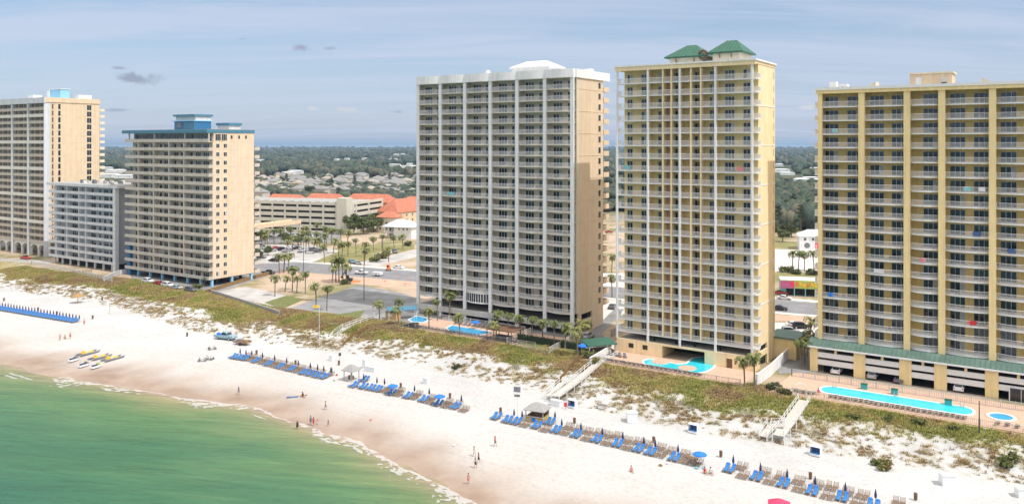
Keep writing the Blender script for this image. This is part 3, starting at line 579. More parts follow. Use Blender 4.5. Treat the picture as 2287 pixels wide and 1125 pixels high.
def groundmat():
    m = bpy.data.materials.new('ground'); m.use_nodes = True; N = m.node_tree.nodes; L = m.node_tree.links; b = N['Principled BSDF']; b.inputs['Specular IOR Level'].default_value = .25
    def at_(n): a = N.new('ShaderNodeAttribute'); a.attribute_name = n; return a.outputs['Fac']
    geo = N.new('ShaderNodeNewGeometry')
    def noise(sc, det=5, rough=.6):
        n = N.new('ShaderNodeTexNoise'); n.inputs['Scale'].default_value = sc; n.inputs['Detail'].default_value = det; n.inputs['Roughness'].default_value = rough; L.new(geo.outputs['Position'], n.inputs['Vector']); return n.outputs['Fac']
    def ramp(f, *st):
        r = N.new('ShaderNodeValToRGB'); e = r.color_ramp.elements
        while len(e) < len(st): e.new(.5)
        for x, (p, c) in zip(e, st): x.position = p; x.color = (*c, 1)
        L.new(f, r.inputs['Fac']); return r.outputs['Color']
    def mix(f, a, c):
        x = N.new('ShaderNodeMix'); x.data_type = 'RGBA'; L.new(f, x.inputs[0]) if hasattr(f, 'links') else None
        L.new(a, x.inputs[6]); L.new(c, x.inputs[7]); return x.outputs[2]
    sand = ramp(noise(.06, 8, .7), (.30, (.475,.465,.455)), (.5, (.555,.548,.54)), (.7, (.61,.605,.60)))
    warm = ramp(noise(.035, 6), (.35, (.575,.555,.535)), (.65, (.53,.49,.455)))
    sand = mix(at_('warm'), sand, warm)
    wet = ramp(noise(.14, 6), (.3, (.29,.20,.145)), (.7, (.44,.34,.27)))
    # tyre tracks that run along the beach, and trampled sand
    mp = N.new('ShaderNodeMapping'); mp.inputs['Rotation'].default_value = (0,0,AN); L.new(geo.outputs['Position'], mp.inputs['Vector'])
    wv = N.new('ShaderNodeTexWave'); wv.bands_direction = 'Y'; wv.inputs['Scale'].default_value = .095; wv.inputs['Distortion'].default_value = 5; wv.inputs['Detail'].default_value = 3; wv.inputs['Detail Scale'].default_value = .25; L.new(mp.outputs['Vector'], wv.inputs['Vector'])
    tr = ramp(wv.outputs['Fac'], (.0, (1,1,1)), (.035, (.80,.79,.78)), (.07, (1,1,1)))
    mk = ramp(noise(.05, 3), (.45, (0,0,0)), (.6, (.8,.8,.8)))
    def mul(a, b_, f=None):
        x = N.new('ShaderNodeMix'); x.data_type = 'RGBA'; x.blend_type = 'MULTIPLY'; x.inputs[0].default_value = 1; L.new(a, x.inputs[6]); L.new(b_, x.inputs[7])
        if f is not None: L.new(f, x.inputs[0])
        return x.outputs[2]
    sand = mul(sand, tr, mk)
    sand = mul(sand, ramp(noise(1.3, 4, .75), (.36, (.85,.85,.85)), (.52, (1,1,1))))
    c = mix(at_('wet'), sand, wet)
    gr = ramp(noise(.22, 6, .7), (.28, (.30,.21,.12)), (.45, (.35,.28,.11)), (.62, (.28,.26,.075)), (.78, (.38,.33,.15)))
    c = mix(at_('veg'), c, gr)
    tw = ramp(noise(.045, 8, .7), (.32, (.13,.15,.05)), (.43, (.26,.23,.11)), (.52, (.45,.35,.25)), (.68, (.54,.43,.34)))
    c = mix(at_('town'), c, tw)
    fr = ramp(noise(.012, 8, .7), (.35, (.035,.05,.02)), (.55, (.07,.085,.035)), (.70, (.20,.17,.12)))
    c = mix(at_('wild'), c, fr)
    L.new(c, b.inputs['Base Color'])
    rr = N.new('ShaderNodeMapRange'); L.new(at_('wet'), rr.inputs['Value']); rr.inputs['To Min'].default_value = .95; rr.inputs['To Max'].default_value = .45; L.new(rr.outputs[0], b.inputs['Roughness'])
    bp = N.new('ShaderNodeBump'); bp.inputs['Strength'].default_value = .35; bp.inputs['Distance'].default_value = .25; L.new(noise(1.6, 6, .7), bp.inputs['Height']); L.new(bp.outputs['Normal'], b.inputs['Normal'])
    return m
def spread(a, b, st, far, g=1.35):
    c = list(np.arange(a, b+1e-6, st)); x = c[-1]; d = st
    while x < far: d *= g; x += d; c.append(x)
    x = c[0]; d = st; lo = []
    while x > -far: d *= g; x -= d; lo.append(x)
    return np.array(lo[::-1]+c)
GU = spread(-360, 130, 1.1, 30000); 
gv = list(np.arange(82, 176, .9)); x = gv[-1]; d = .9
while x < 12000: d *= 1.16; x += d; gv.append(x)
GV = np.array([-400, -60, 0, 40, 65] + gv)
attr_grid('ground', GU, GV, height, {
    'veg': veg,
    'warm': lambda u, v: 1-sstep(14, 44, v-shore(u)+10*(fbm(u/20., v/12., 71)-.5)),
    'wet': lambda u, v: 1-sstep(3, 19, v-shore(u)+15*(fbm(u/13., v/30., 61)-.5)),
    'town': lambda u, v: sstep(26, 29, v-dune(u)),
    'wild': lambda u, v: sstep(420, 620, v)}, groundmat())
# ---- the sea
def seamat():
    m = bpy.data.materials.new('sea'); m.use_nodes = True; N = m.node_tree.nodes; L = m.node_tree.links; b = N['Principled BSDF']
    a = N.new('ShaderNodeAttribute'); a.attribute_name = 'depth'; geo = N.new('ShaderNodeNewGeometry')
    mp = N.new('ShaderNodeMapping'); mp.inputs['Rotation'].default_value = (0,0,AN*.35); L.new(geo.outputs['Position'], mp.inputs['Vector'])
    mp2 = N.new('ShaderNodeMapping'); mp2.inputs['Scale'].default_value = (.022,.085,1); L.new(mp.outputs['Vector'], mp2.inputs['Vector'])
    n = N.new('ShaderNodeTexNoise'); n.inputs['Scale'].default_value = 1; n.inputs['Detail'].default_value = 8; n.inputs['Roughness'].default_value = .62; n.inputs['Distortion'].default_value = .6; L.new(mp2.outputs['Vector'], n.inputs['Vector'])
    sub = N.new('ShaderNodeMath'); sub.operation = 'MULTIPLY_ADD'; L.new(n.outputs['Fac'], sub.inputs[0]); sub.inputs[1].default_value = 34; 
    s2 = N.new('ShaderNodeMath'); s2.operation = 'ADD'; s2.inputs[1].default_value = -17; L.new(a.outputs['Fac'], s2.inputs[0])
    # the noise swing grows with depth
    gain = N.new('ShaderNodeMapRange'); L.new(a.outputs['Fac'], gain.inputs['Value']); gain.inputs['From Max'].default_value = 30; gain.inputs['To Min'].default_value = .0; gain.inputs['To Max'].default_value = 80
    ce = N.new('ShaderNodeMath'); ce.operation = 'SUBTRACT'; L.new(n.outputs['Fac'], ce.inputs[0]); ce.inputs[1].default_value = .5
    mu = N.new('ShaderNodeMath'); mu.operation = 'MULTIPLY_ADD'; L.new(ce.outputs[0], mu.inputs[0]); L.new(gain.outputs[0], mu.inputs[1]); L.new(a.outputs['Fac'], mu.inputs[2])
    dv = N.new('ShaderNodeMath'); dv.operation = 'DIVIDE'; L.new(mu.outputs[0], dv.inputs[0]); dv.inputs[1].default_value = 70
    r = N.new('ShaderNodeValToRGB'); e = r.color_ramp.elements
    st = [(0,(.37,.30,.20)),(.025,(.26,.26,.14)),(.085,(.165,.235,.105)),(.20,(.095,.20,.09)),(.42,(.058,.165,.087)),(.72,(.040,.140,.083)),(1,(.030,.122,.082))]
    while len(e) < len(st): e.new(.5)
    for q, (p, c) in zip(e, st): q.position = p; q.color = (*c, 1)
    L.new(dv.outputs[0], r.inputs['Fac'])
    mp4 = N.new('ShaderNodeMapping'); mp4.inputs['Scale'].default_value = (.035,.30,1); mp4.inputs['Location'].default_value = (7,3,0); L.new(mp.outputs['Vector'], mp4.inputs['Vector'])
    n4 = N.new('ShaderNodeTexNoise'); n4.inputs['Scale'].default_value = 1; n4.inputs['Detail'].default_value = 6; n4.inputs['Roughness'].default_value = .65; n4.inputs['Distortion'].default_value = .8; L.new(mp4.outputs['Vector'], n4.inputs['Vector'])
    r4 = N.new('ShaderNodeValToRGB'); r4.color_ramp.elements[0].position = .34; r4.color_ramp.elements[0].color = (.78,.83,.84,1); r4.color_ramp.elements[1].position = .68; r4.color_ramp.elements[1].color = (1.18,1.13,1.1,1); L.new(n4.outputs['Fac'], r4.inputs['Fac'])
    mm = N.new('ShaderNodeMix'); mm.data_type = 'RGBA'; mm.blend_type = 'MULTIPLY'; mm.inputs[0].default_value = 1; L.new(r.outputs['Color'], mm.inputs[6]); L.new(r4.outputs['Color'], mm.inputs[7]); L.new(mm.outputs[2], b.inputs['Base Color'])
    b.inputs['Roughness'].default_value = .2; b.inputs['Specular IOR Level'].default_value = .3; b.inputs['IOR'].default_value = 1.25
    mp3 = N.new('ShaderNodeMapping'); mp3.inputs['Scale'].default_value = (.12,.38,1); L.new(mp.outputs['Vector'], mp3.inputs['Vector'])
    n2 = N.new('ShaderNodeTexNoise'); n2.inputs['Scale'].default_value = 1; n2.inputs['Detail'].default_value = 7; n2.inputs['Roughness'].default_value = .6; L.new(mp3.outputs['Vector'], n2.inputs['Vector'])
    bp = N.new('ShaderNodeBump'); bp.inputs['Strength'].default_value = .8; bp.inputs['Distance'].default_value = 1.4; L.new(n2.outputs['Fac'], bp.inputs['Height']); L.new(bp.outputs['Normal'], b.inputs['Normal'])
    return m
SU = spread(-280, 40, 2.0, 20000); SV = np.array([-20000,-6000,-2000,-700,-300,-120,-50,-10]+list(np.arange(10, 112, 1.5)))
attr_grid('sea', SU, SV, lambda u, v: WZ + .10*(fbm(u/24., v/7., 91)-.5)*sstep(2, 14, shore(u)-v), {'depth': lambda u, v: shore(u)-v}, seamat())
# ---- foam along the waterline
def foam():
    mat('foam', (.80,.80,.79), .8, .05, 3); fb = M['foam'].node_tree.nodes['Principled BSDF']; fb.inputs['Alpha'].default_value = .45
    U = np.arange(-190, 30, .20); Dd = np.arange(-6.5, 2.4, .15); uu, dd = np.meshgrid(U, Dd, indexing='ij')
    wob = 2.2*(fbm(uu/7., 0*uu, 51)-.5) + .8*(fbm(uu/1.6, 0*uu, 52)-.5)
    amt = sstep(.40, .62, fbm(uu/17., 0*uu, 53)); lace = fbm(uu/.9, dd/.7, 54)
    wdt = .08 + 2.0*amt
    for fx, fy, fw, fs in ((490,902,9,4.5),(910,1047,5,3.2),(20,812,12,3.5),(180,852,6,3.5),(270,866,5,2.5),(740,972,5,2.4),(1010,1100,5,2.4)): wdt = wdt + fs*np.exp(-((uu-uv(*at(fx, fy, WZ)[:2])[0])/fw)**2)
    e = dd + wob
    keep = (e < .25) & (e > -wdt) & (lace > .40 + .30*(-e/wdt))
    # a second thinner line farther out
    e2 = dd + 2.2 + 1.6*(fbm(uu/10., 0*uu, 57)-.5); keep |= (np.abs(e2) < .35*sstep(.5, .68, fbm(uu/12., 0*uu, 58))) & (lace > .45)
    mb = MB(); vv = dd + shore(uu)
    for i, j in zip(*np.where(keep)):
        u, v = uu[i,j], vv[i,j]; z = max(WZ+.07, float(height(u, v)))+.05; P = []
        for a, c in ((0,0),(.21,0),(.21,.16),(0,.16)): p = xy(u+a, v+c); P.append((p[0], p[1], z))
        mb.face(P, 'foam')
    o = mb.build('foam'); tag(o, 'broken white foam of small waves along the waterline', 'foam', None, 'stuff')
foam()
def foam_line():
    mb = MB()
    for (px, py, n) in ((30,833,10),(20,838,5)):
        p0 = Vector(at(px, py, WZ+.12))
        for k in range(n*4): p = p0+Vector((CA*k*.25-1, -SA*k*.25+random.uniform(-.3,.3), 0)); mb.box(p.x, p.x+.3, p.y, p.y+.25, WZ+.08, WZ+.14, 'foam')
    tag(mb.build('foam'), 'small breaking wave crest off the left end of the beach', 'foam', None, 'stuff')
foam_line()
# ---- dune grass
def grass():
    N = 100000; u = rng.uniform(-350, 80, N*4); q = rng.uniform(-2, 27, N*4); v = dune(u)+q
    x, y = u*CA+v*SA, -u*SA+v*CA; px = CX+F*x/y
    g = veg(u, v); ok = (g > rng.uniform(.10, 1.0, N*4)) & (px > -160) & (px < 2450) & (y > 60)
    keepout = np.zeros_like(ok)
    for a in DECKS:
        keepout |= (u > a[0]-.5) & (u < a[1]+.5) & (v > a[2]-.8)
    ok &= ~keepout
    u, v, q = u[ok][:N], v[ok][:N], q[ok][:N]; n = len(u); z = height(u, v); nb = 5
    cl = fbm(u/7., v/7., 77); cl2 = fbm(u/2.2, v/2.2, 78)
    mi = np.where((cl2 > .58) & (q < 10), 3, np.where((cl > .57) & (q > 9), 1, np.where((q < 8.5) | (cl < .40), 2, 0)))
    h = rng.uniform(.25, .62, n)*np.where(q > 8, 1.0, .75); P = []
    base = np.stack([u*CA+v*SA, -u*SA+v*CA, z-.05], -1)
    vs = np.empty((n, nb, 3, 3))
    for k in range(nb):
        a = rng.uniform(0, 6.283, n); r0 = rng.uniform(0, .22, n); w = rng.uniform(.05, .10, n); ln = rng.uniform(.1, .45, n)
        c = base + np.stack([np.cos(a)*r0, np.sin(a)*r0, 0*a], -1); t = np.stack([-np.sin(a)*w, np.cos(a)*w, 0*a], -1)
        vs[:,k,0] = c-t; vs[:,k,1] = c+t; vs[:,k,2] = c + np.stack([np.cos(a)*ln, np.sin(a)*ln, h*rng.uniform(.7,1.2,n)], -1)
    co = vs.reshape(-1, 3); nf = n*nb
    me = bpy.data.meshes.new('dune_grass'); me.vertices.add(len(co)); me.vertices.foreach_set('co', co.ravel())
    me.loops.add(nf*3); me.loops.foreach_set('vertex_index', np.arange(nf*3, dtype=np.int32)); me.polygons.add(nf); me.polygons.foreach_set('loop_start', np.arange(0, nf*3, 3, dtype=np.int32))
    for k in ('blade_olive','blade_green','blade_brown','blade_grey'): me.materials.append(M[k])
    me.polygons.foreach_set('material_index', np.repeat(mi, nb).astype(np.int32)); me.update(); me.validate()
    tag(link('dune_grass', me), 'olive and brown sea oats covering the dunes behind the beach', 'grass', None, 'stuff')
# pool terraces in coast coordinates: u0, u1, v0, v1
DECKS = [(-150.5,-106,171.5,184.6), (-91.5,-54.8,168.6,180), (-48.5,30,167.8,185), (-104.5,-90,174,230), (-54.5,-48.3,175,230)]
grass()
def deck(name, a, z, m): return struct(name, MB().prism([xy(a[0],a[2]), xy(a[1],a[2]), xy(a[1],a[3]), xy(a[0],a[3])], -1.6, z, m))
deck('pool_deck', DECKS[0], .06, 'paver'); deck('pool_deck', DECKS[1], .06, 'paver'); deck('pool_deck', DECKS[2], .06, 'paver')
deck('garage_shade_sheet', (-159.5,-106,184.61,197), .05, 'asphalt')  # dark sheet stands in for the palm shade on the ground here
# ---- road, pavements, lots
rd = (math.cos(R(-25.5)), math.sin(R(-25.5))); rn = (-rd[1], rd[0]); RC = Vector((at(735, 601)[0], at(735, 601)[1], 0))
def rp(s, t): return (RC.x+rd[0]*s+rn[0]*t, RC.y+rd[1]*s+rn[1]*t)
def strip(name, s0, s1, t0, t1, z, m): return struct(name, MB().prism([rp(s0,t0), rp(s1,t0), rp(s1,t1), rp(s0,t1)], z-.3, z, m))
strip('road', -700, 700, -10.5, 9.5, .05, 'road')
mb = MB()
for t in (-10.0, 9.0): mb.prism([rp(-700,t), rp(700,t), rp(700,t+.15), rp(-700,t+.15)], .03, .056, 'paint_line')
for t in (-4.2, 3.3):
    for s in range(-400, 400, 9): mb.prism([rp(s,t), rp(s+3,t), rp(s+3,t+.15), rp(s,t+.15)], .03, .056, 'paint_line')
struct('road_markings', mb)
strip('pavement', -700, 700, 9.6, 13.6, .16, 'sidewalk'); strip('pavement', 60, 700, -13.2, -10.6, .16, 'sidewalk')
strip('dirt_verge', -120, 150, -24, -10.7, .03, 'dirt'); strip('dirt_verge', 40, 150, 13.7, 34, .04, 'dirt')
sheet('concrete_pad', [(455,657),(548,640),(660,664),(622,704)], .07, 'conc_sheet')
sheet('parking_lot', [(640,690),(742,656),(800,636),(900,655),(935,668),(935,740),(700,712)], .06, 'asphalt')
sheet('parking_lot', [(560,545),(690,546),(760,560),(700,585),(560,590)], .07, 'conc_sheet'); sheet('parking_lot', [(560,515),(760,515),(760,540),(560,545)], .05, 'asphalt')
sheet('parking_lot', [(795,588),(935,556),(935,572),(840,596)], .07, 'conc_sheet')
sheet('lawn', [(640,585),(760,551),(925,545),(925,556),(800,584),(740,592)], .04, 'drygrass')
sheet('lawn', [(590,676),(640,660),(680,668),(630,690)], .09, 'lawn'); sheet('lawn', [(700,712),(815,692),(800,716),(740,726)], .08, 'lawn')
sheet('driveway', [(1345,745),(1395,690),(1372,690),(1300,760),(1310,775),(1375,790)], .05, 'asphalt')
sheet('driveway', [(1345,610),(1395,610),(1395,700),(1345,730)], .045, 'sidewalk')
sheet('alley', [(1725,790),(1735,740),(1840,735),(1840,830),(1740,835)], .07, 'asphalt')
sheet('parking_lot', [(1715,720),(1860,722),(1860,758),(1715,758)], .08, 'sidewalk'); sheet('dirt_verge', [(1715,703),(1860,707),(1860,719),(1715,717)], .075, 'dirt')
sheet('parking_lot', [(1715,556),(1870,560),(1870,606),(1715,606)], .06, 'sidewalk'); sheet('lawn', [(1715,538),(1790,540),(1790,553),(1715,553)], .05, 'drygrass'); sheet('lawn', [(1715,608),(1870,610),(1870,630),(1715,630)], .055, 'drygrass')
sheet('parking_lot', [(300,628),(420,655),(470,660),(640,600),(440,585),(280,600)], .04, 'asphalt')
sheet('lawn', [(1155,768),(1190,754),(1240,764),(1212,780)], .10, 'lawn'); sheet('lawn', [(1262,782),(1300,770),(1310,782),(1275,792)], .10, 'lawn')
sheet('parking_lot', [(-60,574),(115,582),(115,589),(-60,580)], .05, 'conc_sheet')
# ---- far canopy
def blobs(name, X, Y, RZ, HZ_, mats, mi, sub=0):
    """rough leafy crowns far off, many in one mesh"""
    t = (1+5**.5)/2; v = np.array([(-1,t,0),(1,t,0),(-1,-t,0),(1,-t,0),(0,-1,t),(0,1,t),(0,-1,-t),(0,1,-t),(t,0,-1),(t,0,1),(-t,0,-1),(-t,0,1)], float); v /= np.linalg.norm(v[0])
    f = np.array([(0,11,5),(0,5,1),(0,1,7),(0,7,10),(0,10,11),(1,5,9),(5,11,4),(11,10,2),(10,7,6),(7,1,8),(3,9,4),(3,4,2),(3,2,6),(3,6,8),(3,8,9),(4,9,5),(2,4,11),(6,2,10),(8,6,7),(9,8,1)])
    n = len(X); co = v[None]*(1+rng.uniform(-.35,.35,(n,12,1))); co = co*np.stack([RZ,RZ,HZ_*.5], -1)[:,None,:]
    co[...,0] += X[:,None]; co[...,1] += Y[:,None]; co[...,2] += (HZ_*.5)[:,None]; co = co.reshape(-1,3)
    fi = (f[None]+12*np.arange(n)[:,None,None]).reshape(-1,3); nf = len(fi)
    me = bpy.data.meshes.new(name); me.vertices.add(len(co)); me.vertices.foreach_set('co', co.ravel())
    me.loops.add(nf*3); me.loops.foreach_set('vertex_index', fi.ravel().astype(np.int32)); me.polygons.add(nf); me.polygons.foreach_set('loop_start', np.arange(0, nf*3, 3, dtype=np.int32))
    for k in mats: me.materials.append(M[k])
    me.polygons.foreach_set('material_index', np.repeat(mi, 20).astype(np.int32)); me.update(); me.validate(); return link(name, me)
def forest():
    N = 60000; Y = 1/rng.uniform(1/9000., 1/470., N); X = Y*rng.uniform(-.72, .78, N); px = CX+F*X/Y
    n = fbm(X/160., Y/300., 101); n2 = fbm(X/45., Y/60., 103)
    near_r = (X > 110) & (Y > 470)      # trees start close behind the road to the right
    belt = (Y > 1150+150*(n-.5)) & (n > .40)
    far = (Y > 1900) & (n > .36)
    ok = (near_r & (n2 > .33) & (Y < 900)) | belt | far | ((Y > 600) & (n2 > .57))
    gap = (X < 110) & (Y < 600); ok &= ~gap
    for wx, wy in SHEDS: ok &= ~((np.abs(X-wx*Y/wy) < 26) & (Y < wy+25) & (Y > wy*.80))
    X, Y, n, n2 = X[ok], Y[ok], n[ok], n2[ok]
    k = len(X); rr = rng.uniform(2.6, 4.6, k)*(1+Y/2600); hh = rng.uniform(7, 15, k)*(1+.00003*Y); hh = np.where((Y < 1150) & (X < 110), rng.uniform(4.5, 8.5, k), hh)
    mi = np.where(rng.uniform(0,1,k)+.8*(n2-.5) > .86, 2, np.where(rng.uniform(0,1,k) > .5, 1, 0))
    o = blobs('forest', X, Y, rr, hh, ('far_dark','far_leaf','far_warm'), mi)
    tag(o, 'dark green wood stretching to the bay behind the town', 'forest', None, 'stuff')
WHITE = [(660,388),(645,391),(752,359),(775,357),(815,357),(885,347),(900,346),(878,357),(882,372),(900,375),(915,369),(925,376),(580,360),(240,378),(255,386),(270,384),(258,396),(278,398),(240,397),(1745,385),(1758,391),(1810,402),(1825,407),(1790,409),(1822,380),(1740,372)]
SHEDS = [at(*q)[:2] for q in WHITE]
forest()
struct('bay_water', MB().box(-40000, 40000, 9300, 24000, .2, 1.2, 'bay'))
struct('far_shore', MB().box(-40000, 40000, 23000, 23900, 1.3, 20, 'leaf_dark'))
# ---- camera, sun, sky, air
cd = bpy.data.cameras.new('camera'); cam = bpy.data.objects.new('camera', cd); C.objects.link(cam); cam.location = (0,0,CH); cam.rotation_euler = (math.pi/2,0,0)
cd.sensor_width = 36; cd.lens = 36*F/2287; cd.shift_y = (HZ-562.5)/2287; cd.clip_end = 90000; cd.clip_start = 1; bpy.context.scene.camera = cam
PHI, EL = R(-3), R(57)
sh = (math.cos(PHI)*CA+math.sin(PHI)*SA, -math.cos(PHI)*SA+math.sin(PHI)*CA); sdir = Vector((sh[0]*math.cos(EL), sh[1]*math.cos(EL), math.sin(EL)))
sl = bpy.data.lights.new('sun', 'SUN'); sl.energy = 3.3; sl.angle = R(.6); sl.color = (1,.965,.915); so = bpy.data.objects.new('sun', sl); C.objects.link(so); so.rotation_euler = sdir.to_track_quat('Z','Y').to_euler(); so.location = (0,0,200)
w = bpy.data.worlds.new('World'); bpy.context.scene.world = w; w.use_nodes = True; N = w.node_tree.nodes; L = w.node_tree.links; bg = N['Background']; bg.inputs['Strength'].default_value = .12
sk = N.new('ShaderNodeTexSky'); sk.sky_type = 'NISHITA'; sk.sun_disc = False; sk.sun_elevation = EL; sk.sun_rotation = math.atan2(sh[0], sh[1]); sk.altitude = 10; sk.air_density = 1.0; sk.dust_density = .6; sk.ozone_density = 2.0
tc = N.new('ShaderNodeTexCoord'); sp = N.new('ShaderNodeSeparateXYZ'); L.new(tc.outputs['Generated'], sp.inputs[0])
def mth(op, a, b=None, c=None, cl=False):
    n = N.new('ShaderNodeMath'); n.operation = op; n.use_clamp = cl
    for k, x in enumerate((a, b, c)):
        if x is None: continue
        if isinstance(x, (int, float)): n.inputs[k].default_value = x
        else: L.new(x, n.inputs[k])
    return n.outputs[0]
X_, Y_, Z_ = sp.outputs
zc = mth('ADD', mth('MAXIMUM', Z_, 0.0), .10)
pr = N.new('ShaderNodeCombineXYZ'); L.new(mth('DIVIDE', X_, zc), pr.inputs[0]); L.new(mth('DIVIDE', Y_, zc), pr.inputs[1])
def cl_noise(rot, sc, det, dist, seed):
    mp = N.new('ShaderNodeMapping'); mp.inputs['Rotation'].default_value = (0,0,rot); mp.inputs['Scale'].default_value = sc; mp.inputs['Location'].default_value = (seed, seed*.7, 0); L.new(pr.outputs[0], mp.inputs[0])
    n = N.new('ShaderNodeTexNoise'); n.inputs['Scale'].default_value = 1; n.inputs['Detail'].default_value = det; n.inputs['Roughness'].default_value = .6; n.inputs['Distortion'].default_value = dist; L.new(mp.outputs[0], n.inputs['Vector']); return n.outputs['Fac']
def rng_(x, a, b, lo=0, hi=1):
    r = N.new('ShaderNodeMapRange'); r.interpolation_type = 'SMOOTHSTEP'; L.new(x, r.inputs[0]); r.inputs[1].default_value = a; r.inputs[2].default_value = b; r.inputs[3].default_value = lo; r.inputs[4].default_value = hi; return r.outputs[0]
veil = rng_(cl_noise(R(-62), (.35,1.5,1), 9, .8, 3.1), .36, .66, 0, .66)
streak = rng_(cl_noise(R(-66), (.14,2.6,1), 9, .6, 8.3), .44, .70, 0, .6)
haze = rng_(Z_, -.02, .20, .66, .16)
def mixc(f, a, b):
    x = N.new('ShaderNodeMix'); x.data_type = 'RGBA'; (L.new(f, x.inputs[0]) if not isinstance(f, float) else setattr(x.inputs[0], 'default_value', f))
    for k, q in ((6, a), (7, b)):
        if isinstance(q, tuple): x.inputs[k].default_value = (*q, 1)
        else: L.new(q, x.inputs[k])
    return x.outputs[2]
col = mixc(haze, sk.outputs[0], (3.3,4.15,6.35))
col = mixc(mth('MAXIMUM', veil, streak), col, (5.0,5.5,6.8))
# unseen bright cloud sheet, added overhead to fill the shaded fronts with light
col = mixc(rng_(Z_, .19, .55, 0, .75), col, (13.0,12.4,11.6))
# small cumulus low over the horizon, each at its own bearing
nz = N.new('ShaderNodeTexNoise'); nz.inputs['Scale'].default_value = 55; nz.inputs['Detail'].default_value = 6; L.new(tc.outputs['Generated'], nz.inputs['Vector'])
for (px, py, wx, wy, c) in ((292,177,58,15,(2.5,2.8,3.7)),(268,152,20,6,(2.9,3.3,4.4)),(672,106,24,11,(2.7,3.0,4.0)),(735,109,16,5,(3.2,3.7,4.9)),(697,243,22,8,(5.8,5.9,6.2)),(778,246,26,7,(5.4,5.6,6.0)),(885,250,20,5,(3.2,3.7,4.9)),(1800,240,18,6,(5.6,5.8,6.2)),(540,87,14,4,(3.2,3.7,4.8)),(255,246,40,5,(3.1,3.5,4.6))):
    d = Vector(((px-CX)/F, 1, (HZ-py)/F)).normalized(); rt = Vector((d.y, -d.x, 0)).normalized(); up = rt.cross(d)
    def dot(v):
        n = N.new('ShaderNodeVectorMath'); n.operation = 'DOT_PRODUCT'; L.new(tc.outputs['Generated'], n.inputs[0]); n.inputs[1].default_value = v; return n.outputs['Value']
    a = mth('DIVIDE', dot(rt), wx/F); b = mth('DIVIDE', dot(up), wy/F)
    r2 = mth('ADD', mth('MULTIPLY', a, a), mth('MULTIPLY', b, b)); g = mth('ADD', mth('SUBTRACT', 1.0, mth('SQRT', r2)), mth('MULTIPLY', mth('SUBTRACT', nz.outputs['Fac'], .5), 2.2))
    g = mth('MULTIPLY', mth('MULTIPLY', rng_(g, .0, .75, 0, .8), mth('GREATER_THAN', dot(d), 0.0)), rng_(r2, 1.2, 2.2, 1, 0))
    col = mixc(g, col, c)
L.new(col, bg.inputs['Color'])
# the air between here and the bay
hm = bpy.data.materials.new('haze'); hm.use_nodes = True; N2 = hm.node_tree.nodes; N2.remove(N2['Principled BSDF']); pv = N2.new('ShaderNodeVolumePrincipled'); pv.inputs['Color'].default_value = (.55,.75,1.0,1); pv.inputs['Density'].default_value = 9e-5; pv.inputs['Anisotropy'].default_value = .3
hm.node_tree.links.new(pv.outputs[0], N2['Material Output'].inputs['Volume']); M['haze'] = hm
tag(MB().box(-45000, 45000, -25000, 33000, -12, 95, 'haze').build('haze'), 'pale blue haze over the far woods and the bay', 'haze', None, 'stuff')
vs = bpy.context.scene.view_settings; vs.view_transform = 'Standard'; vs.look = 'None'; vs.exposure = 0.06; vs.gamma = 1
bpy.context.scene.cycles.volume_bounces = 0; bpy.context.scene.cycles.max_bounces = 6; bpy.context.scene.cycles.diffuse_bounces = 3
# ================================================================ plants
def palm_parts(h, crown, nf=24, leaf='palm_leaf', dead=5, lean=.3):
    tr = MB(); a = random.uniform(0, 6.28); n = 7
    P = [(lean*math.cos(a)*(i/n)**2, lean*math.sin(a)*(i/n)**2, h*i/n) for i in range(n+1)]
    tr.tube(P, [.24-.07*min(1, i/2)+.03*(i == n) for i in range(n+1)], 'bark', 7)
    tx, ty, tz = P[-1]; cr = MB()
    def frond(az, el, ln, m, droop):
        rib = []; x = 0; z = 0; e = el; seg = 6
        for i in range(seg+1):
            rib.append((x, z)); x += ln/seg*math.cos(e); z += ln/seg*math.sin(e); e -= droop*(1+i*.35)/seg
        c, s = math.cos(az), math.sin(az)
        for i in range(seg):
            w0 = .42*ln*.36*math.sin(math.pi*min(1, (i+.35)/seg*.92)); w1 = .42*ln*.36*math.sin(math.pi*min(1, (i+1.2)/seg*.92))
            (x0, z0), (x1, z1) = rib[i], rib[i+1]
            for sd in (-1, 1):
                for q in (0, .5):     # two leaflets per half segment with gaps between
                    xa = x0+(x1-x0)*q; za = z0+(z1-z0)*q; xb = xa+(x1-x0)*.36; zb = za+(z1-z0)*.36; ww = (w0+(w1-w0)*q)*random.uniform(.8,1.15)
                    pts = [(xa,0,za),(xb,0,zb),(xb+.22*ln*.35,sd*ww,zb-.22*ww),(xa+.22*ln*.35,sd*ww,za-.22*ww)]
                    cr.face([(tx+p[0]*c-p[1]*s, ty+p[0]*s+p[1]*c, tz+p[2]) for p in pts], m)
    for i in range(nf): frond(i*2.39996, R(random.uniform(-15, 75)), crown*random.uniform(.8, 1.1), random.choice([leaf, leaf, 'palm_leaf_pale']), random.uniform(1.0, 2.0))
    for i in range(dead): frond(i*1.9+.5, R(random.uniform(-70,-35)), crown*.75, 'palm_dead', .6)
    cr.ball((tx,ty,tz-.1), .35, 'bark', 8, (1,1,1.3))
    return tr, cr
PALM = []
for h, c, nf, lf, dd in ((6.2,2.5,34,'palm_leaf',5),(5.0,2.4,32,'palm_leaf_pale',3),(7.5,2.4,30,'palm_leaf',7),(3.6,2.1,28,'palm_leaf',2)):
    t = thing('palm_tree', 'palm', 'palm tree'); a, b = palm_parts(h, c, nf, lf, dd, random.uniform(.2,.6)); a.build('trunk', t, smooth=True); b.build('crown', t); PALM.append((proto(t), h))
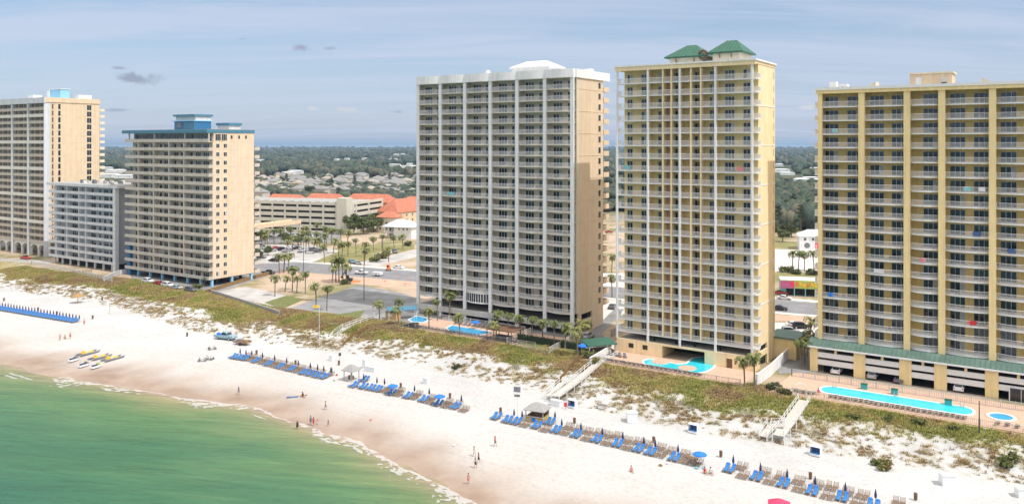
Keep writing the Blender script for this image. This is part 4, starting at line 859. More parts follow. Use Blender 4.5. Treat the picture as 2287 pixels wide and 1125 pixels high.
def palm(px, py, label, kind=None, h=None, z=0, group='palm trees around the condo towers'):
    k = random.randrange(3) if kind is None else kind; src, h0 = PALM[k]; p = at(px, py, z); s = (h/h0) if h else 1
    if s < .9 or s > 1.2: s = s**.7
    return place(src, (p[0], p[1], z), random.uniform(0, 6.28), label, group, s)
def leafcrown(mb, lobes, n, size, mats):
    for _ in range(n):
        c, r = random.choice(lobes); d = Vector((random.gauss(0,1), random.gauss(0,1), random.gauss(0,1))).normalized()*(random.random()**.4)
        p = Vector(c)+Vector((d.x*r[0], d.y*r[1], d.z*r[2])); s = size*random.uniform(.6,1.4)
        a = Vector((random.gauss(0,1), random.gauss(0,1), random.gauss(0,.7))).normalized(); b = a.cross(Vector((random.gauss(0,1), random.gauss(0,1), random.gauss(0,1)))).normalized()
        mb.face([p-a*s, p-b*s*.6, p+a*s, p+b*s*.6], random.choice(mats))
def broad(h, rad, n, mats, lobes=7):
    tr = MB(); cr = MB(); tr.tube([(0,0,0),(.1,0,h*.25),(0,.1,h*.45)], [.3,.22,.16], 'bark', 7); L_ = []
    for i in range(lobes):
        a = i*2.4; d = rad*random.uniform(.25,.75); c = (d*math.cos(a), d*math.sin(a), h*random.uniform(.5,.82)); L_.append((c, (rad*random.uniform(.38,.55), rad*random.uniform(.38,.55), h*random.uniform(.14,.22))))
        tr.tube([(0,0,h*.3), (c[0]*.5,c[1]*.5,h*.45), c], [.14,.09,.04], 'bark', 5)
    leafcrown(cr, L_, n, .42, mats); return tr, cr
BROAD = []
for h, rd_, n, ms in ((7.5,4.5,1900,['leaf','shrub','leaf_warm','leaf']),(9,5,1700,['leaf','leaf_dark','leaf_dark']),(12,5,1900,['leaf_dark','leaf','leaf_dark','leaf_warm'])):
    t = thing('leafy_tree', 'tree', 'tree'); a, b = broad(h, rd_, n, ms); a.build('trunk', t); b.build('crown', t); BROAD.append((proto(t), h))
def tree(px, py, label, kind=0, sc=1, group='broad leafy trees behind the towers'):
    p = at(px, py); return place(BROAD[kind][0], p, random.uniform(0, 6.28), label, group, sc)
t = thing('pine_tree', 'pine', 'pine tree'); tr = MB().tube([(0,0,0),(.15,0,6),(0,.1,15)], [.28,.2,.08], 'bark', 7); cr = MB(); lob = []
for i in range(11):
    z = 7+i*.8; a = i*2.4; r = 2.8*(1-(i/14)); c = (r*.7*math.cos(a), r*.7*math.sin(a), z); lob.append((c, (1.5,1.5,.7))); tr.tube([(0,0,z-.5), c], [.08,.03], 'bark', 4)
leafcrown(cr, lob, 1200, .32, ['leaf_dark','leaf','leaf_dark']); tr.build('trunk', t); cr.build('crown', t); PINE = proto(t)
BUSH = []
for i, ms in enumerate((['shrub','leaf_warm','shrub'],['leaf','leaf_warm'],['palm_dead','shrub','palm_leaf_pale'])):
    cr = MB(); lob = [((random.uniform(-.9,.9), random.uniform(-.7,.7), random.uniform(.4,.9)), (.7,.7,.5)) for _ in range(5)]; leafcrown(cr, lob, 420, .2, ms); t = thing('bush', 'bush', 'shrub')
    cr.build('foliage', t); MB().tube([(0,0,-.1),(.1,0,.4),(0,.1,.8)], [.06,.05,.03], 'bark', 5).build('stem', t); BUSH.append(proto(t))
def bush(px, py, label, kind=0, sc=1, z=None):
    p = gnd(px, py) if z is None else Vector(at(px, py, z)); return place(BUSH[kind], p, random.uniform(0, 6.28), label, 'bushes and shrubs', sc)
P_ = [ # palms between the tan block and the scalloped tower
 (614,662,'palm standing alone at the edge of the pale concrete pad',0,5.6),(637,652,'short palm beside a pale sun-lit tree top by the concrete pad',1,4.4),(663,654,'short palm at the edge of the sandy lot, beside a taller thin one',1,4.6),(682,657,'thin palm farthest along the row on the sandy lot',2,6.2),(653,649,'palm in the middle of the row between concrete pad and sandy lot',0,6.6),
 (706,672,'palm with a low crown behind the yellow beach flag',1,4.6),(730,694,'tall thin palm at the seaward edge of the asphalt lot',2,6.6),
 (624,611,'left palm of the roadside trio near the black pickup',0,6.2),(634,609,'middle palm of the roadside trio near the black pickup',1,6.4),(644,607,'right palm of the roadside trio near the black pickup',0,6.0),
 (742,632,'lowest palm of the dense clump between road and sandy lot',1,5.0),(750,630,'leaning palm in the dense clump between road and sandy lot',0,6.8),(757,629,'tallest palm in the middle of the dense roadside clump',2,8.2),(766,628,'palm on the right flank of the dense roadside clump',0,6.6),(773,631,'outermost palm of the dense roadside clump, nearest the excavator',1,5.8),
 (814,593,'palm at the far kerb behind the white pickup',0,6.0),(777,572,'palm in the dry grass behind the road, left of a lone thin one',0,5.4),(756,574,'twin-crowned palm on the dry grass, left one',1,5.2),(764,575,'twin-crowned palm on the dry grass, right one',0,5.6),(795,568,'thin palm in the middle of the dry grass field',2,5.8),(834,562,'rounded palm at the right of the dry grass field',0,5.6),(855,557,'palm near the seaward corner of the white house lawn',2,5.6),(880,559,'palm in front of the porch of the white house',0,5.8),(900,557,'palm with a brown skirt beside the wall of the white house',1,6.0),
 (762,548,'palm below the corner of the parking garage',0,6.6),(776,547,'palm beside the broad trees by the garage corner',1,6.6),(683,566,'palm in front of the car park, left of a pair',0,6.4),(700,567,'palm in front of the car park, by the dry grass edge',1,6.2),(715,566,'palm nearest the dry grass, in front of parked white cars',0,6.0),(653,560,'palm at the entrance of the car park',1,5.6),(667,562,'palm between parked cars and the dry grass',2,6.0),(570,562,'palm peeping out beside the tan block',0,5.6),
 (650,543,'palm under the elevated garage ramp, left one',0,7.4),(683,540,'palm rising in front of the garage, third opening',1,7.2),(706,538,'tallest palm right in front of the garage wall',2,8.6),(729,545,'wide palm in front of the right end of the garage wall',0,8),(740,548,'wide palm leaning to the garage corner tower',0,7.6),(585,548,'left palm in the thicket beside the tan block',0,6.4),(598,547,'right palm in the thicket beside the tan block',1,6.4),(612,545,'palm behind the thicket by the ramp posts',0,6.2),
 # around the pools
 (848,714,'squat palm by the blue awning at the corner of the pool fence',1,4.2),(888,700,'small palm in the shade behind the blue awning',3,3.4),(890,726,'palm between blue awning and children\'s pool',1,4.0),(958,734,'palm between the two pools of the scalloped tower',1,4.4),(1027,748,'palm at the near side of the larger pool of the scalloped tower',1,4.4),(1103,764,'palm beside the dark pool cabana',1,4.0),
 (977,716,'dusty palm at the garage front, left of a taller one',2,4.6),(1004,712,'taller palm against the garage parapet of the scalloped tower',0,6.4),
 (1290,795,'bright bushy palm beside the blue sun umbrella by the driveway',1,5.6),(1298,776,'bright palm behind its bushier neighbour by the driveway',1,5.4),
 (1663,866,'left palm of the pair in front of the yellow tower',0,5.2),(1685,864,'right and taller palm of the pair in front of the yellow tower',0,5.8),
 (1808,768,'yellowing palm between the yellow and the amber tower',1,5.4),(1783,603,'left palm of three before the far white house',0,6.4),(1797,606,'middle palm of three before the far white house',0,6.2),(1818,606,'right palm of three before the far white house',0,6.6),(1770,600,'bushy palm beside the three palms before the far white house',1,6.2),
 (1366,610,'palm seen in the slit between the scalloped and the yellow tower, upper one',0,6),(1367,664,'palm seen in the slit between the scalloped and the yellow tower, lower one',0,6)]
P_ += [(592,558,'palm at the left edge of the concrete lot, by the tan block',0,6.0),(640,566,'low palm between the concrete lot and the road',1,5.0),(690,556,'palm squeezed between cars and garage, left one',0,7.0),(708,556,'palm squeezed between cars and garage, right one',2,7.0),(725,558,'round palm before the grass, below the garage corner',0,6.6),(672,548,'palm behind the parked white cars',1,6.6),(560,552,'palm half hidden by the tan block',0,6.4),(745,566,'palm in the dry grass nearest the garage',1,5.6),(628,546,'palm behind the black SUV in the concrete lot',0,6.6),(815,574,'palm in the dry grass, right of the lone thin one',0,5.4),(868,585,'palm beside the sandy verge across the road',1,5.2),(725,588,'palm on the far pavement behind the dense clump',0,6.2)]
for px, py, lb, k, h in P_: palm(px, py, lb, k, h*1.05)
for i, px in enumerate((1108, 1135, 1163, 1188, 1212, 1238, 1262)):   # dusty palms in the shade along the garage front
    palm(px, 748+i*5.2, f'shaded grey-green palm along the garage front, {ORD[i]} of seven from the cabana', 2 if i % 2 else 0, 5.2)
for i, (px, py) in enumerate(((1788,822),(1797,812),(1806,826),(1812,806),(1803,796))): palm(px, py, f'shaded palm in the alley beside the amber podium, {ORD[i]} of five', 0 if i % 2 else 2, 5.0)
for i, (px, py, k, s, lb) in enumerate(((790,524,0,1.35,'broad leafy tree right under the garage corner tower'),(812,523,0,1.5,'biggest broad leafy tree before the sunny garage side'),(834,518,0,1.3,'broad leafy tree before the far end of the garage side'),(851,513,1,1.1,'darker broad tree between garage and white house'),(885,499,1,1.4,'dark round tree behind the white house roof'),(908,490,1,1.0,'dark tree between orange roofs and white house'),(868,500,1,.9,'dark tree left of the white house roof'),(580,540,0,.8,'round tree beside the tan block by the ramp'),(575,580,0,.6,'low round tree at the car park corner beside the tan block'),(640,545,0,.75,'low leafy tree under the ramp end'),(665,548,0,.7,'low leafy tree before the garage openings'),(598,570,0,.55,'low hedge-like tree left of the parked cars'))): tree(px, py, lb, k, s)
gapt = [(1742,505,2),(1752,470,2),(1760,512,0),(1770,450,2),(1778,485,2),(1788,468,2),(1797,500,1),(1805,455,2),(1812,480,2),(1818,500,2),(1748,440,2),(1822,440,2),(1783,430,2),(1762,425,2),(1735,480,2),(1830,470,2),(1800,430,2),(1768,530,0),(1748,540,0)]
for i, (px, py, k) in enumerate(gapt): p = at(px, py); s = random.uniform(.9,1.15); tree(px, py, f'tall dense tree in the gap before the amber tower, {ORD[i]} of the grove', k, s, 'grove in the gap between the yellow and amber towers')
for i in range(6): p = at(1738+i*17, 520-((i*7) % 3)*18); place(PINE, p, i, f'slender pine rising from the grove in the gap, {ORD[i]} from the left', 'pines in the grove')
for i, (px, py) in enumerate(((700,412),(760,402),(820,398),(870,415),(905,402),(640,418),(596,405),(740,432),(792,425),(930,425))): place(PINE, at(px, py), i, f'lone pine among the grey roofs, {ORD[i]} of the scattered ones', 'pines in the neighbourhood')
nb = [(668,425),(655,430),(725,428),(718,434),(775,418),(783,426),(806,412),(825,425),(842,436),(866,428),(878,414),(890,405),(905,418),(612,436),(585,428),(630,410),(700,422),(742,412),(850,408),(918,430),(760,436),(690,436)]
for i, (px, py) in enumerate(nb): tree(px, py, f'round tree between the grey roofs of the far neighbourhood, {ORD[i]} of many', i % 2, random.uniform(.7,1.1), 'trees among the grey roofs')
for px, py, k, s, lb in ((1905,936,0,.9,'green bush on the dune edge below the long pool'),(1985,940,0,.8,'low bush behind the long pool\'s row of loungers'),(2130,960,0,.8,'small green bush on the dune below the amber tower'),(2050,948,0,1.0,'bright bush on the dune below the long pool'),(2255,1040,0,1.5,'largest green shrub on the dune at the beach\'s right end'),(1725,868,1,1.2,'dark bush at the corner of the white wall'),(1755,880,1,1.0,'brown-green bush by the boardwalk start'),(1738,876,2,1.0,'dry bush beside the white wall corner'),(1312,800,0,1.5,'yellow-green bush beside the long boardwalk'),(1325,812,2,1.4,'ochre bush low beside the long boardwalk'),(440,645,0,1.4,'bush at the seaward corner of the tan block'),(772,634,1,1.5,'bush at the foot of the roadside palm clump'),(836,585,0,1.8,'round shrub by the sandy verge'),(858,578,2,2.6,'long dry-leaved shrub before parked cars'),(1755,608,0,2,'green shrub under the three far palms'),(1778,612,1,1.7,'dark conical shrub under the three far palms'),(1812,614,1,1.9,'rounded dark shrub right of the three far palms'),(910,549,0,2,'green shrub on the lawn of the white house'),(1800,770,2,2.2,'dry brown plant at the foot of the yellowing palm'),(1018,822,1,.9,'dark lone shrub on the white sand slope'),(1982,1050,2,1.2,'low brown shrub around the dune bench'),(1960,1040,0,.9,'green shrub on the spit of dune grass')): bush(px, py, lb, k, s)
def yucca(px, py, lb):
    p = gnd(px, py); place(PALM[3][0], (p.x, p.y, p.z), 1.0, lb, 'palm trees around the condo towers', .75)
yucca(484, 636, 'small palm at the side wall of the tan block'); yucca(456, 640, 'low fan palm at the front corner of the tan block')
# ================================================================ cars
def prof(mb, pts, y0, y1, m, inset=0):
    n = len(mb.v); k = len(pts)
    mb.v += [(x, y0+(inset if z > 1.0 else 0), z) for x, z in pts] + [(x, y1-(inset if z > 1.0 else 0), z) for x, z in pts]
    mb.f.append(tuple(range(n, n+k))); mb.m.append(m); mb.f.append(tuple(range(n+2*k-1, n+k-1, -1))); mb.m.append(m)
    for i in range(k): j = (i+1) % k; mb.f.append((n+j, n+i, n+k+i, n+k+j)); mb.m.append(m)
CARS = {}
def car(kind, paint):
    if (kind, paint) in CARS: return CARS[kind, paint]
    t = thing({'pickup': 'pickup_truck', 'suv': 'parked_suv', 'sedan': 'parked_car'}[kind], 'car', 'car'); W = .92; b = MB(); g = MB()
    if kind == 'sedan': body = [(-2.25,.35),(2.2,.35),(2.28,.62),(2.1,.82),(1.0,.95),(-1.55,.98),(-2.2,.92),(-2.3,.6)]; cab = [(1.05,.93),(.35,1.36),(-.25,1.45),(-.95,1.42),(-1.65,.96)]
    elif kind == 'suv': body = [(-2.3,.4),(2.25,.4),(2.35,.7),(2.2,.98),(1.2,1.08),(-2.2,1.1),(-2.35,.7)]; cab = [(1.25,1.06),(.55,1.62),(-.3,1.76),(-1.8,1.72),(-2.22,1.08)]
    else: body = [(-2.75,.45),(2.65,.45),(2.75,.8),(2.6,1.05),(1.4,1.12),(-.72,1.12),(-.74,.98),(-2.7,1.0),(-2.78,.8)]; cab = [(1.35,1.1),(.75,1.68),(.2,1.8),(-.5,1.78),(-.72,1.1)]
    prof(b, body, -W, W, paint); b.build('body', t)
    c = MB(); prof(c, cab, -W+.06, W-.06, paint, .14); c.build('cabin', t)
    cx = sum(p[0] for p in cab)/len(cab); cz = sum(p[1] for p in cab)/len(cab)
    for i in (0, len(cab)-2):                                     # windscreen and rear window
        (xa, za), (xb, zb) = cab[i], cab[i+1]; d = .03*(1 if i == 0 else -1); f = lambda q: (xa+(xb-xa)*q+d, za+(zb-za)*q+.02)
        p, q = f(.12), f(.88); m = MB(); m.face([(p[0],-W+.2,p[1]),(p[0],W-.2,p[1]),(q[0],W-.32,q[1]),(q[0],-W+.32,q[1])][::1 if i == 0 else -1], 'glass'); m.build('windscreen' if i == 0 else 'rear_window', t)
    for s in (-1, 1):
        pts = [(cx+(x-cx)*.80, cz+(z-cz)*.66) for x, z in cab]; m = MB()
        P = [(x, s*(W-.06-.14*min(1, max(0, (z-.95)/.5))+.035), z) for x, z in pts]; m.face(P if s < 0 else P[::-1], 'glass'); m.build('side_window', t)
        m = MB().box(body[2][0]-.12, body[2][0]-.005, s*.68-.18, s*.68+.18, body[2][1]-.02, body[2][1]+.13, 'lamp'); m.build('headlight', t)
        MB().box(body[-1][0]-.01, body[-1][0]+.1, s*.74-.1, s*.74+.1, body[-1][1]+.05, body[-1][1]+.25, 'red').build('tail_light', t)
        for x in (body[0][0]*.62, body[1][0]*.64):
            w = MB().tube([(x, s*(W-.18), .34), (x, s*(W+.02), .34)], .35, 'tyre', 14).build('wheel', t); MB().tube([(x, s*(W+.0), .34), (x, s*(W+.035), .34)], .2, 'chrome', 10).build('rim', w)
    CARS[kind, paint] = proto(t); return t
def put(px, py, rot, kind, paint, label, z=.06, group='parked and passing cars'):
    p = at(px, py, z); place(car(kind, paint), (p[0], p[1], z), R(rot), label, group)
for a in ((600,612,-26,'pickup','black_paint','black pickup on the near lane beside the tan block'),(655,603,-26,'pickup','grey_paint','dark grey pickup passing behind the roadside palm trio'),(806,612,-26,'pickup','white_paint','white pickup with a box trailer on the road'),(890,600,-24,'sedan','white_paint','white car parked alone on the sandy verge'),
 (584,577,-20,'sedan','grey_paint','dark car on the far lane edge beside the tan block'),(612,584,-20,'sedan','black_paint','dark low car at the kerb left of the palm trio'),
 (579,552,60,'suv','black_paint','black car nearest the tan block in the concrete lot'),(592,564,150,'sedan','white_paint','white car in the concrete lot, leftmost of the light ones'),(607,562,60,'suv','silver_paint','silver SUV beside a black SUV in the concrete lot'),(630,559,60,'suv','black_paint','black SUV in the middle of the concrete lot'),(650,556,60,'sedan','white_paint','white car right of the black SUV in the concrete lot'),(664,556,60,'sedan','black_paint','black car right of the white one in the concrete lot'),(684,560,60,'sedan','white_paint','white car in the shade of the palms by the dry grass'),(700,560,60,'suv','grey_paint','grey SUV in the shade of the palms by the dry grass'),
 (655,526,10,'sedan','white_paint','left of two white cars under the garage trees'),(668,527,10,'suv','white_paint','second of two white cars under the garage trees'),(690,530,10,'suv','white_paint','white SUV parked below the garage openings'),(704,528,10,'sedan','silver_paint','silver car parked below the garage openings'),(600,530,10,'sedan','grey_paint','grey car under the elevated ramp'),
 (842,575,-70,'sedan','blue_paint','blue car, first in the short row by the dry shrub'),(851,571,-70,'sedan','white_paint','white car, second in the short row by the dry shrub'),(861,568,-70,'suv','white_paint','white SUV in the short row by the dry shrub'),(870,566,-70,'sedan','silver_paint','silver car in the short row by the dry shrub'),(882,564,-70,'suv','grey_paint','dark grey car at the end of the short row'),(786,587,-60,'sedan','blue_paint','blue car behind the white pickup, by the far kerb'),(798,590,-60,'sedan','silver_paint','silver car behind the white pickup, by the far kerb'),
 (330,631,-30,'suv','white_paint','white SUV parked before the tan block'),(356,636,-30,'sedan','red_paint','red car parked before the tan block'),(374,640,-30,'suv','white_paint','white car beside the red one before the tan block'),(395,645,-30,'sedan','silver_paint','silver car parked before the tan block'),(426,651,-30,'suv','grey_paint','dark SUV at the corner before the tan block'),
 (57,579,150,'pickup','red_paint','red truck under the arches of the peach tower'),(1313,755,62,'suv','silver_paint','silver SUV on the driveway between the towers'),(1342,766,62,'sedan','red_paint','red car on the driveway beside the green-roofed shed'),
 (1752,669,-28,'sedan','white_paint','white car by the shop with turquoise posts'),(1745,657,-20,'sedan','red_paint','dark red car beside the shop'),(1742,692,-25,'sedan','black_paint','black car on the road in the gap'),(1765,744,-12,'suv','silver_paint','silver SUV on the terrace between the towers'),(1790,733,-12,'suv','black_paint','black SUV behind the silver one between the towers'),(1773,729,-12,'sedan','white_paint','white car behind the silver SUV between the towers'),
 (1368,688,70,'sedan','grey_paint','dark car glimpsed in the slit between the towers'),(1360,520,10,'sedan','red_paint','reddish car far off in the slit between the towers')): put(*a)
for i, (px, py, k, pt) in enumerate(((575,555,'sedan','silver_paint'),(588,556,'suv','white_paint'),(616,556,'sedan','red_paint'),(640,562,'sedan','silver_paint'),(674,562,'suv','white_paint'),(712,562,'sedan','grey_paint'),(720,534,'sedan','white_paint'),(575,533,'suv','silver_paint'),(630,528,'sedan','black_paint'),(642,527,'sedan','white_paint'),(679,528,'sedan','black_paint'))): put(px, py, 62 if py > 540 else 12, k, pt, f'parked {dict(silver_paint="silver",white_paint="white",red_paint="red",grey_paint="grey",black_paint="black")[pt]} {"car" if k == "sedan" else "SUV"} among the palms before the garage, {ORD[i]} of the loose ones')
# cars in the podium garage of the amber tower
for i, (u, v) in enumerate(((-40.5,189.5),(-33.2,189.6),(-28,189.5),(-17,189.8))):
    p = xy(u, v); place(car('suv' if i % 2 else 'sedan', ['white_paint','silver_paint','grey_paint','white_paint'][i]), (p[0], p[1], .02), -AN+math.pi/2, f'car nosed out of the dark podium garage, {ORD[i]} from the left', 'cars in the podium garage')
# ================================================================ buildings behind
def bld(name, label, loc, rz, cat='building', group=None): return thing(name, label, cat, loc, rz, group)
ga = R(-19); gc = at(775, 522); r = bld('parking_garage', 'cream five-level parking garage with a square stair tower at its corner', gc, ga)
# local x to the right along the front, the corner at x = 0
b = MB(); W_ = 95; H_ = 16.7
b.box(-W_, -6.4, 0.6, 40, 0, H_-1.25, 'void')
for k in range(6):
    z = max(0, k*3.25-.85); b.box(-W_, -6.4, 0, .59, z, k*3.25+1.1, 'gar') if k < 5 else None; 
b.box(-W_, -6.4, 0, .59, H_-1.3, H_+.3, 'gar')
for i in range(11):
    x = -6.4-i*8.3; b.box(x-.9, x, -.05, .58, 0, H_-.05, 'gar')
b.build('wall', r)
s = MB(); s.box(-6.3, 0, -.5, 6, 0, H_+2.8, 'gar'); s.build('stair_tower', r)
s = MB(); 
for k in range(6): s.box(-.5, 0, 6.003, 42, max(0, k*3.25-.85), k*3.25+1.1, 'gar') if k < 5 else None
s.box(-.5, 0, 6.003, 42, H_-1.3, H_+.3, 'gar')
for y in (6.003, 9.5, 24, 40.5): s.box(-.45, .05, y, y+1.5 if y > 7 else y+2, 0, H_-.05, 'gar')
s.box(-6, -.6, 6.01, 41.8, 0, H_-1.35, 'void'); s.build('side_wall', r)
MB().box(-W_, -6.5, .6, 41, H_-1.1, H_-.7, 'concrete').build('roof', r)
s = MB()
for i in range(14):
    x = -10-i*5.7; s.box(x-1, x+1, 1.5, 5.5, H_-.69, H_+.25, 'grey_cloth')
s.build('roof_equipment', r)
# elevated ramp in front of the garage
p0, p1 = Vector(at(556,545)), Vector(at(672,528)); dv = (p1-p0); an = math.atan2(dv.y, dv.x); Lr = dv.length; r = bld('elevated_ramp', 'peach elevated ramp on slim posts in front of the garage', p0, an, 'ramp')
MB().box(0, Lr, 0, 6, 7.2, 7.6, 'cream').box(0, Lr, -.2, 0, 7.0, 9.0, 'peach').box(0, Lr, 6, 6.2, 7.0, 9.0, 'peach').build('deck', r)
for x in (2, Lr*.35, Lr*.68, Lr-.6): MB().box(x, x+.6, .3, .9, 0, 7.2, 'cream').build('post', r)
MB().box(-6, 3.2, -.8, 7, 7.0, 11.2, 'peach').build('gatehouse', r)
def hip(L, D, h, rh, wallm, roofm, over=.6, ridge=None, win=0):
    w = MB().box(-L/2, L/2, -D/2, D/2, 0, h, wallm); rf = MB(); a, e = L/2+over, D/2+over; q = (L/2-D/2) if ridge is None else ridge; q = max(q, .3)
    P = [(-a,-e,h),(a,-e,h),(a,e,h),(-a,e,h),(-q,0,h+rh),(q,0,h+rh)]
    rf.face([P[0],P[1],P[5],P[4]], roofm); rf.face([P[1],P[2],P[5]], roofm); rf.face([P[2],P[3],P[4],P[5]], roofm); rf.face([P[3],P[0],P[4]], roofm); rf.box(-a, a, -e, e, h-.2, h-.004, roofm)
    g = []
    for i in range(win):
        x = -L/2+L*(i+.5)/win
        for z in np.arange(1, h-1.5, 3.0): g.append((x, -D/2-.03, float(z)))
    return w, rf, g
def hipthing(name, label, px, py, rz, L, D, h, rh, wallm, roofm, cat='house', group=None, ridge=None, win=0):
    t = bld(name, label, at(px, py), R(rz), cat, group); w, rf, g = hip(L, D, h, rh, wallm, roofm, ridge=ridge, win=win); w.build('wall', t); rf.build('roof', t)
    wm = window(1.2, 1.5, 2)
    for q in g[:24]: wm.build('window', t, q)
    return t
og = 'orange-roofed resort buildings'
hipthing('resort_building', 'orange-roofed building at the left behind the garage roof', 640, 498, -19, 26, 12, 13.4, 4.6, 'cream', 'terracotta', 'building', og, 10, 6)
hipthing('resort_building', 'orange-roofed building in the middle behind the garage roof', 727, 498, -19, 25, 12, 13.6, 4.8, 'cream', 'terracotta', 'building', og, 10, 6)
hipthing('resort_building', 'longest orange-roofed building behind the garage\'s sunny side', 828, 499, -19, 32, 12, 13.6, 4.8, 'cream', 'terracotta', 'building', og, 12, 7)
hipthing('resort_building', 'steep orange roof rising behind the dark tree', 902, 505, 55, 30, 17, 9.6, 7.2, 'peach', 'terracotta', 'building', og, 8, 6)
hipthing('resort_building', 'orange roof half hidden by the scalloped tower', 932, 500, -30, 24, 15, 11, 6, 'peach', 'terracotta', 'building', og, 6, 5)
hipthing('resort_building', 'low orange roof beside the end of the garage', 870, 515, -19, 12, 9, 8.0, 3, 'cream', 'terracotta', 'building', og, 2, 3)
# white house with a porch
t = bld('white_house', 'white two-storey house with a pale metal hip roof and a shaded porch', at(899, 531), R(-20), 'house'); w, rf, g = hip(16, 11, 6.3, 3.2, 'white', 'metal_roof', .9, 3.5)
w = MB().box(-2, 8, -5.5, 5.5, 0, 6.3, 'white').box(-8, -2, -2, 5.5, 0, 6.3, 'greywhite').build('wall', t); rf.build('roof', t)
for x in (-8, -5.2, -2.4): MB().box(x, x+.25, -5.5, -5.25, 0, 6.1, 'white').build('post', t)
MB().box(-8, -2.003, -5.5, -2.003, 2.9, 3.1, 'slabw').build('balcony', t); railing([(-8,-5.4),(-2.1,-5.4)], 1, 3.1, .3).build('railing', t)
for x in (-7, -4.6): window(1.3, 2.1, 2).build('window', t, (x, -2.01, .3)); window(1.3, 2.1, 2).build('window', t, (x, -2.01, 3.3))
for x in (.5, 3, 5.2): window(.8, 1.1, 1).build('window', t, (x, -5.51, 4.6))
t = bld('white_house', 'white house with murals on its front, in the gap by the amber tower', at(1818, 556), R(-14), 'house'); w, rf, g = hip(14, 10, 6.6, 2.6, 'white', 'white_roof', .5, 3); w.build('wall', t); rf.build('roof', t)
for x in (-5, -1.5, 2, 4.6): window(1.1, 1.4, 2).build('window', t, (x, -5.02, 4.4))
m = MB().lathe([(1.3,0),(1.3,.03)], 'grey_cloth', 18); m2 = MB()
for x, y, z in m.v: m2.v.append((x-3.6, -5.03-z, 2.2+y))
m2.f = m.f; m2.m = m.m; m2.build('mural', t); MB().box(0, 1.2, -5.05, -5.01, .8, 3.6, 'hotpink').box(1.5, 2.6, -5.05, -5.01, 1, 3.2, 'grey_cloth').build('mural', t)
for x in (-2, .2, 3, 6): MB().box(x-.1, x+.1, -7.4, -7.2, 0, 3, 'white').build('post', t)
# shop with a painted front
t = bld('roadside_shop', 'roadside shop with a magenta and lime painted sign over turquoise posts', at(1790, 662), R(-14), 'shop'); MB().box(-6.5, 9, 1.5, 7, 0, 5, 'turq').box(-4.6, 8.4, 1.4, 1.497, .2, 2.2, 'void').build('wall', t)
s = MB().box(-6.6, 9.2, -.15, .15, 2.6, 5.2, 'lime').box(-6.6, -2.2, -.2, -.152, 2.62, 5.0, 'magenta').box(-3.6,-2.4,-.24,-.203,3.4,4.7,'hotpink'); 
for i in range(9): s.box(-1.8+i*1.15, -1.0+i*1.15, -.2, -.152, 3.3+.25*math.sin(i*2), 4.5+.25*math.cos(i*1.3), 'yel' if i % 3 else 'orange')
s.build('sign_board', t)
for x in (-2.2, 1.2, 4.2, 8): MB().box(x-.14, x+.14, -.1, .18, 0, 2.6, 'turq').build('post', t)
MB().box(-6.5, 9, .152, 7.2, 5.0, 5.25, 'white_roof').build('roof', t)
# far neighbourhood
houses = []
for wm, rm, L, D, h, rh, nm in (('cream','grey_roof',14,11,5.5,3.2,'grey-roofed cream house'),('peach','tan_roof',15,10,6,3.5,'tan-roofed peach house'),('offwhite','grey_roof',22,11,6.5,3.6,'long grey-roofed pale house'),('yellow_pale','grey_roof',13,10,6.5,3.4,'grey-roofed yellow house'),('white','white_roof',34,15,6,1.2,'long white-roofed commercial shed')):
    t = bld('distant_house', nm, (0,0,0), 0, 'house'); w, rf, g = hip(L, D, h, rh, wm, rm); w.build('wall', t); rf.build('roof', t); wm_ = window(1.4, 1.3, 1)
    for i in (-1, 1): wm_.build('window', t, (i*L*.28, -D/2-.03, 2.6))
    houses.append((proto(t), nm))
hr = random.Random(12); grp = 'houses of the far neighbourhood'
for row, (py, n) in enumerate(((441,12),(434,14),(427,15),(420,16),(414,16),(408,15),(402,13),(397,10))):
    for i in range(n):
        px = 562+ (i+hr.uniform(.1,.9))*(385/n); k = hr.choices(range(4), [5,2,3,2])[0]
        if row < 2 and 590 < px < 860 and row == 0: continue
        s, nm = houses[k]; place(s, at(px, py+hr.uniform(-2.5,2.5)), R(hr.choice([-19,-25,71,20,-60])+hr.uniform(-6,6)), f'{nm} in the crowded far neighbourhood, {ORD[row]} row back', grp, .85)
white = [(660,388,'left'),(645,391,'left'),(752,359,'middle'),(775,357,'middle'),(815,357,'middle'),(885,347,'right'),(900,346,'right'),(878,357,'right'),(882,372,'right'),(900,375,'right'),(915,369,'right'),(925,376,'right'),(580,360,'left'),(240,378,'peach-tower'),(255,386,'peach-tower'),(270,384,'peach-tower'),(258,396,'peach-tower'),(278,398,'peach-tower'),(240,397,'peach-tower'),(1745,385,'amber-tower'),(1758,391,'amber-tower'),(1810,402,'amber-tower'),(1825,407,'amber-tower'),(1790,409,'amber-tower'),(1822,380,'amber-tower'),(1740,372,'amber-tower')]
for i, (px, py, w) in enumerate(white): place(houses[4][0], at(px, py), R(hr.uniform(-40,10)), f'white-roofed shed among the far trees, {ORD[i]} of those dotted from left to right' , 'white-roofed sheds among the far woods', (hr.uniform(.4,.8), .55, hr.uniform(.6,.9)))
for i, px in enumerate((245,262,280)): hipthing('distant_house', f'pale flat-roofed block behind the grey-white block, {ORD[i]} of three', px, 425+i*6, -20, 24, 14, 8, .8, 'greywhite', 'white_roof', 'house', grp)
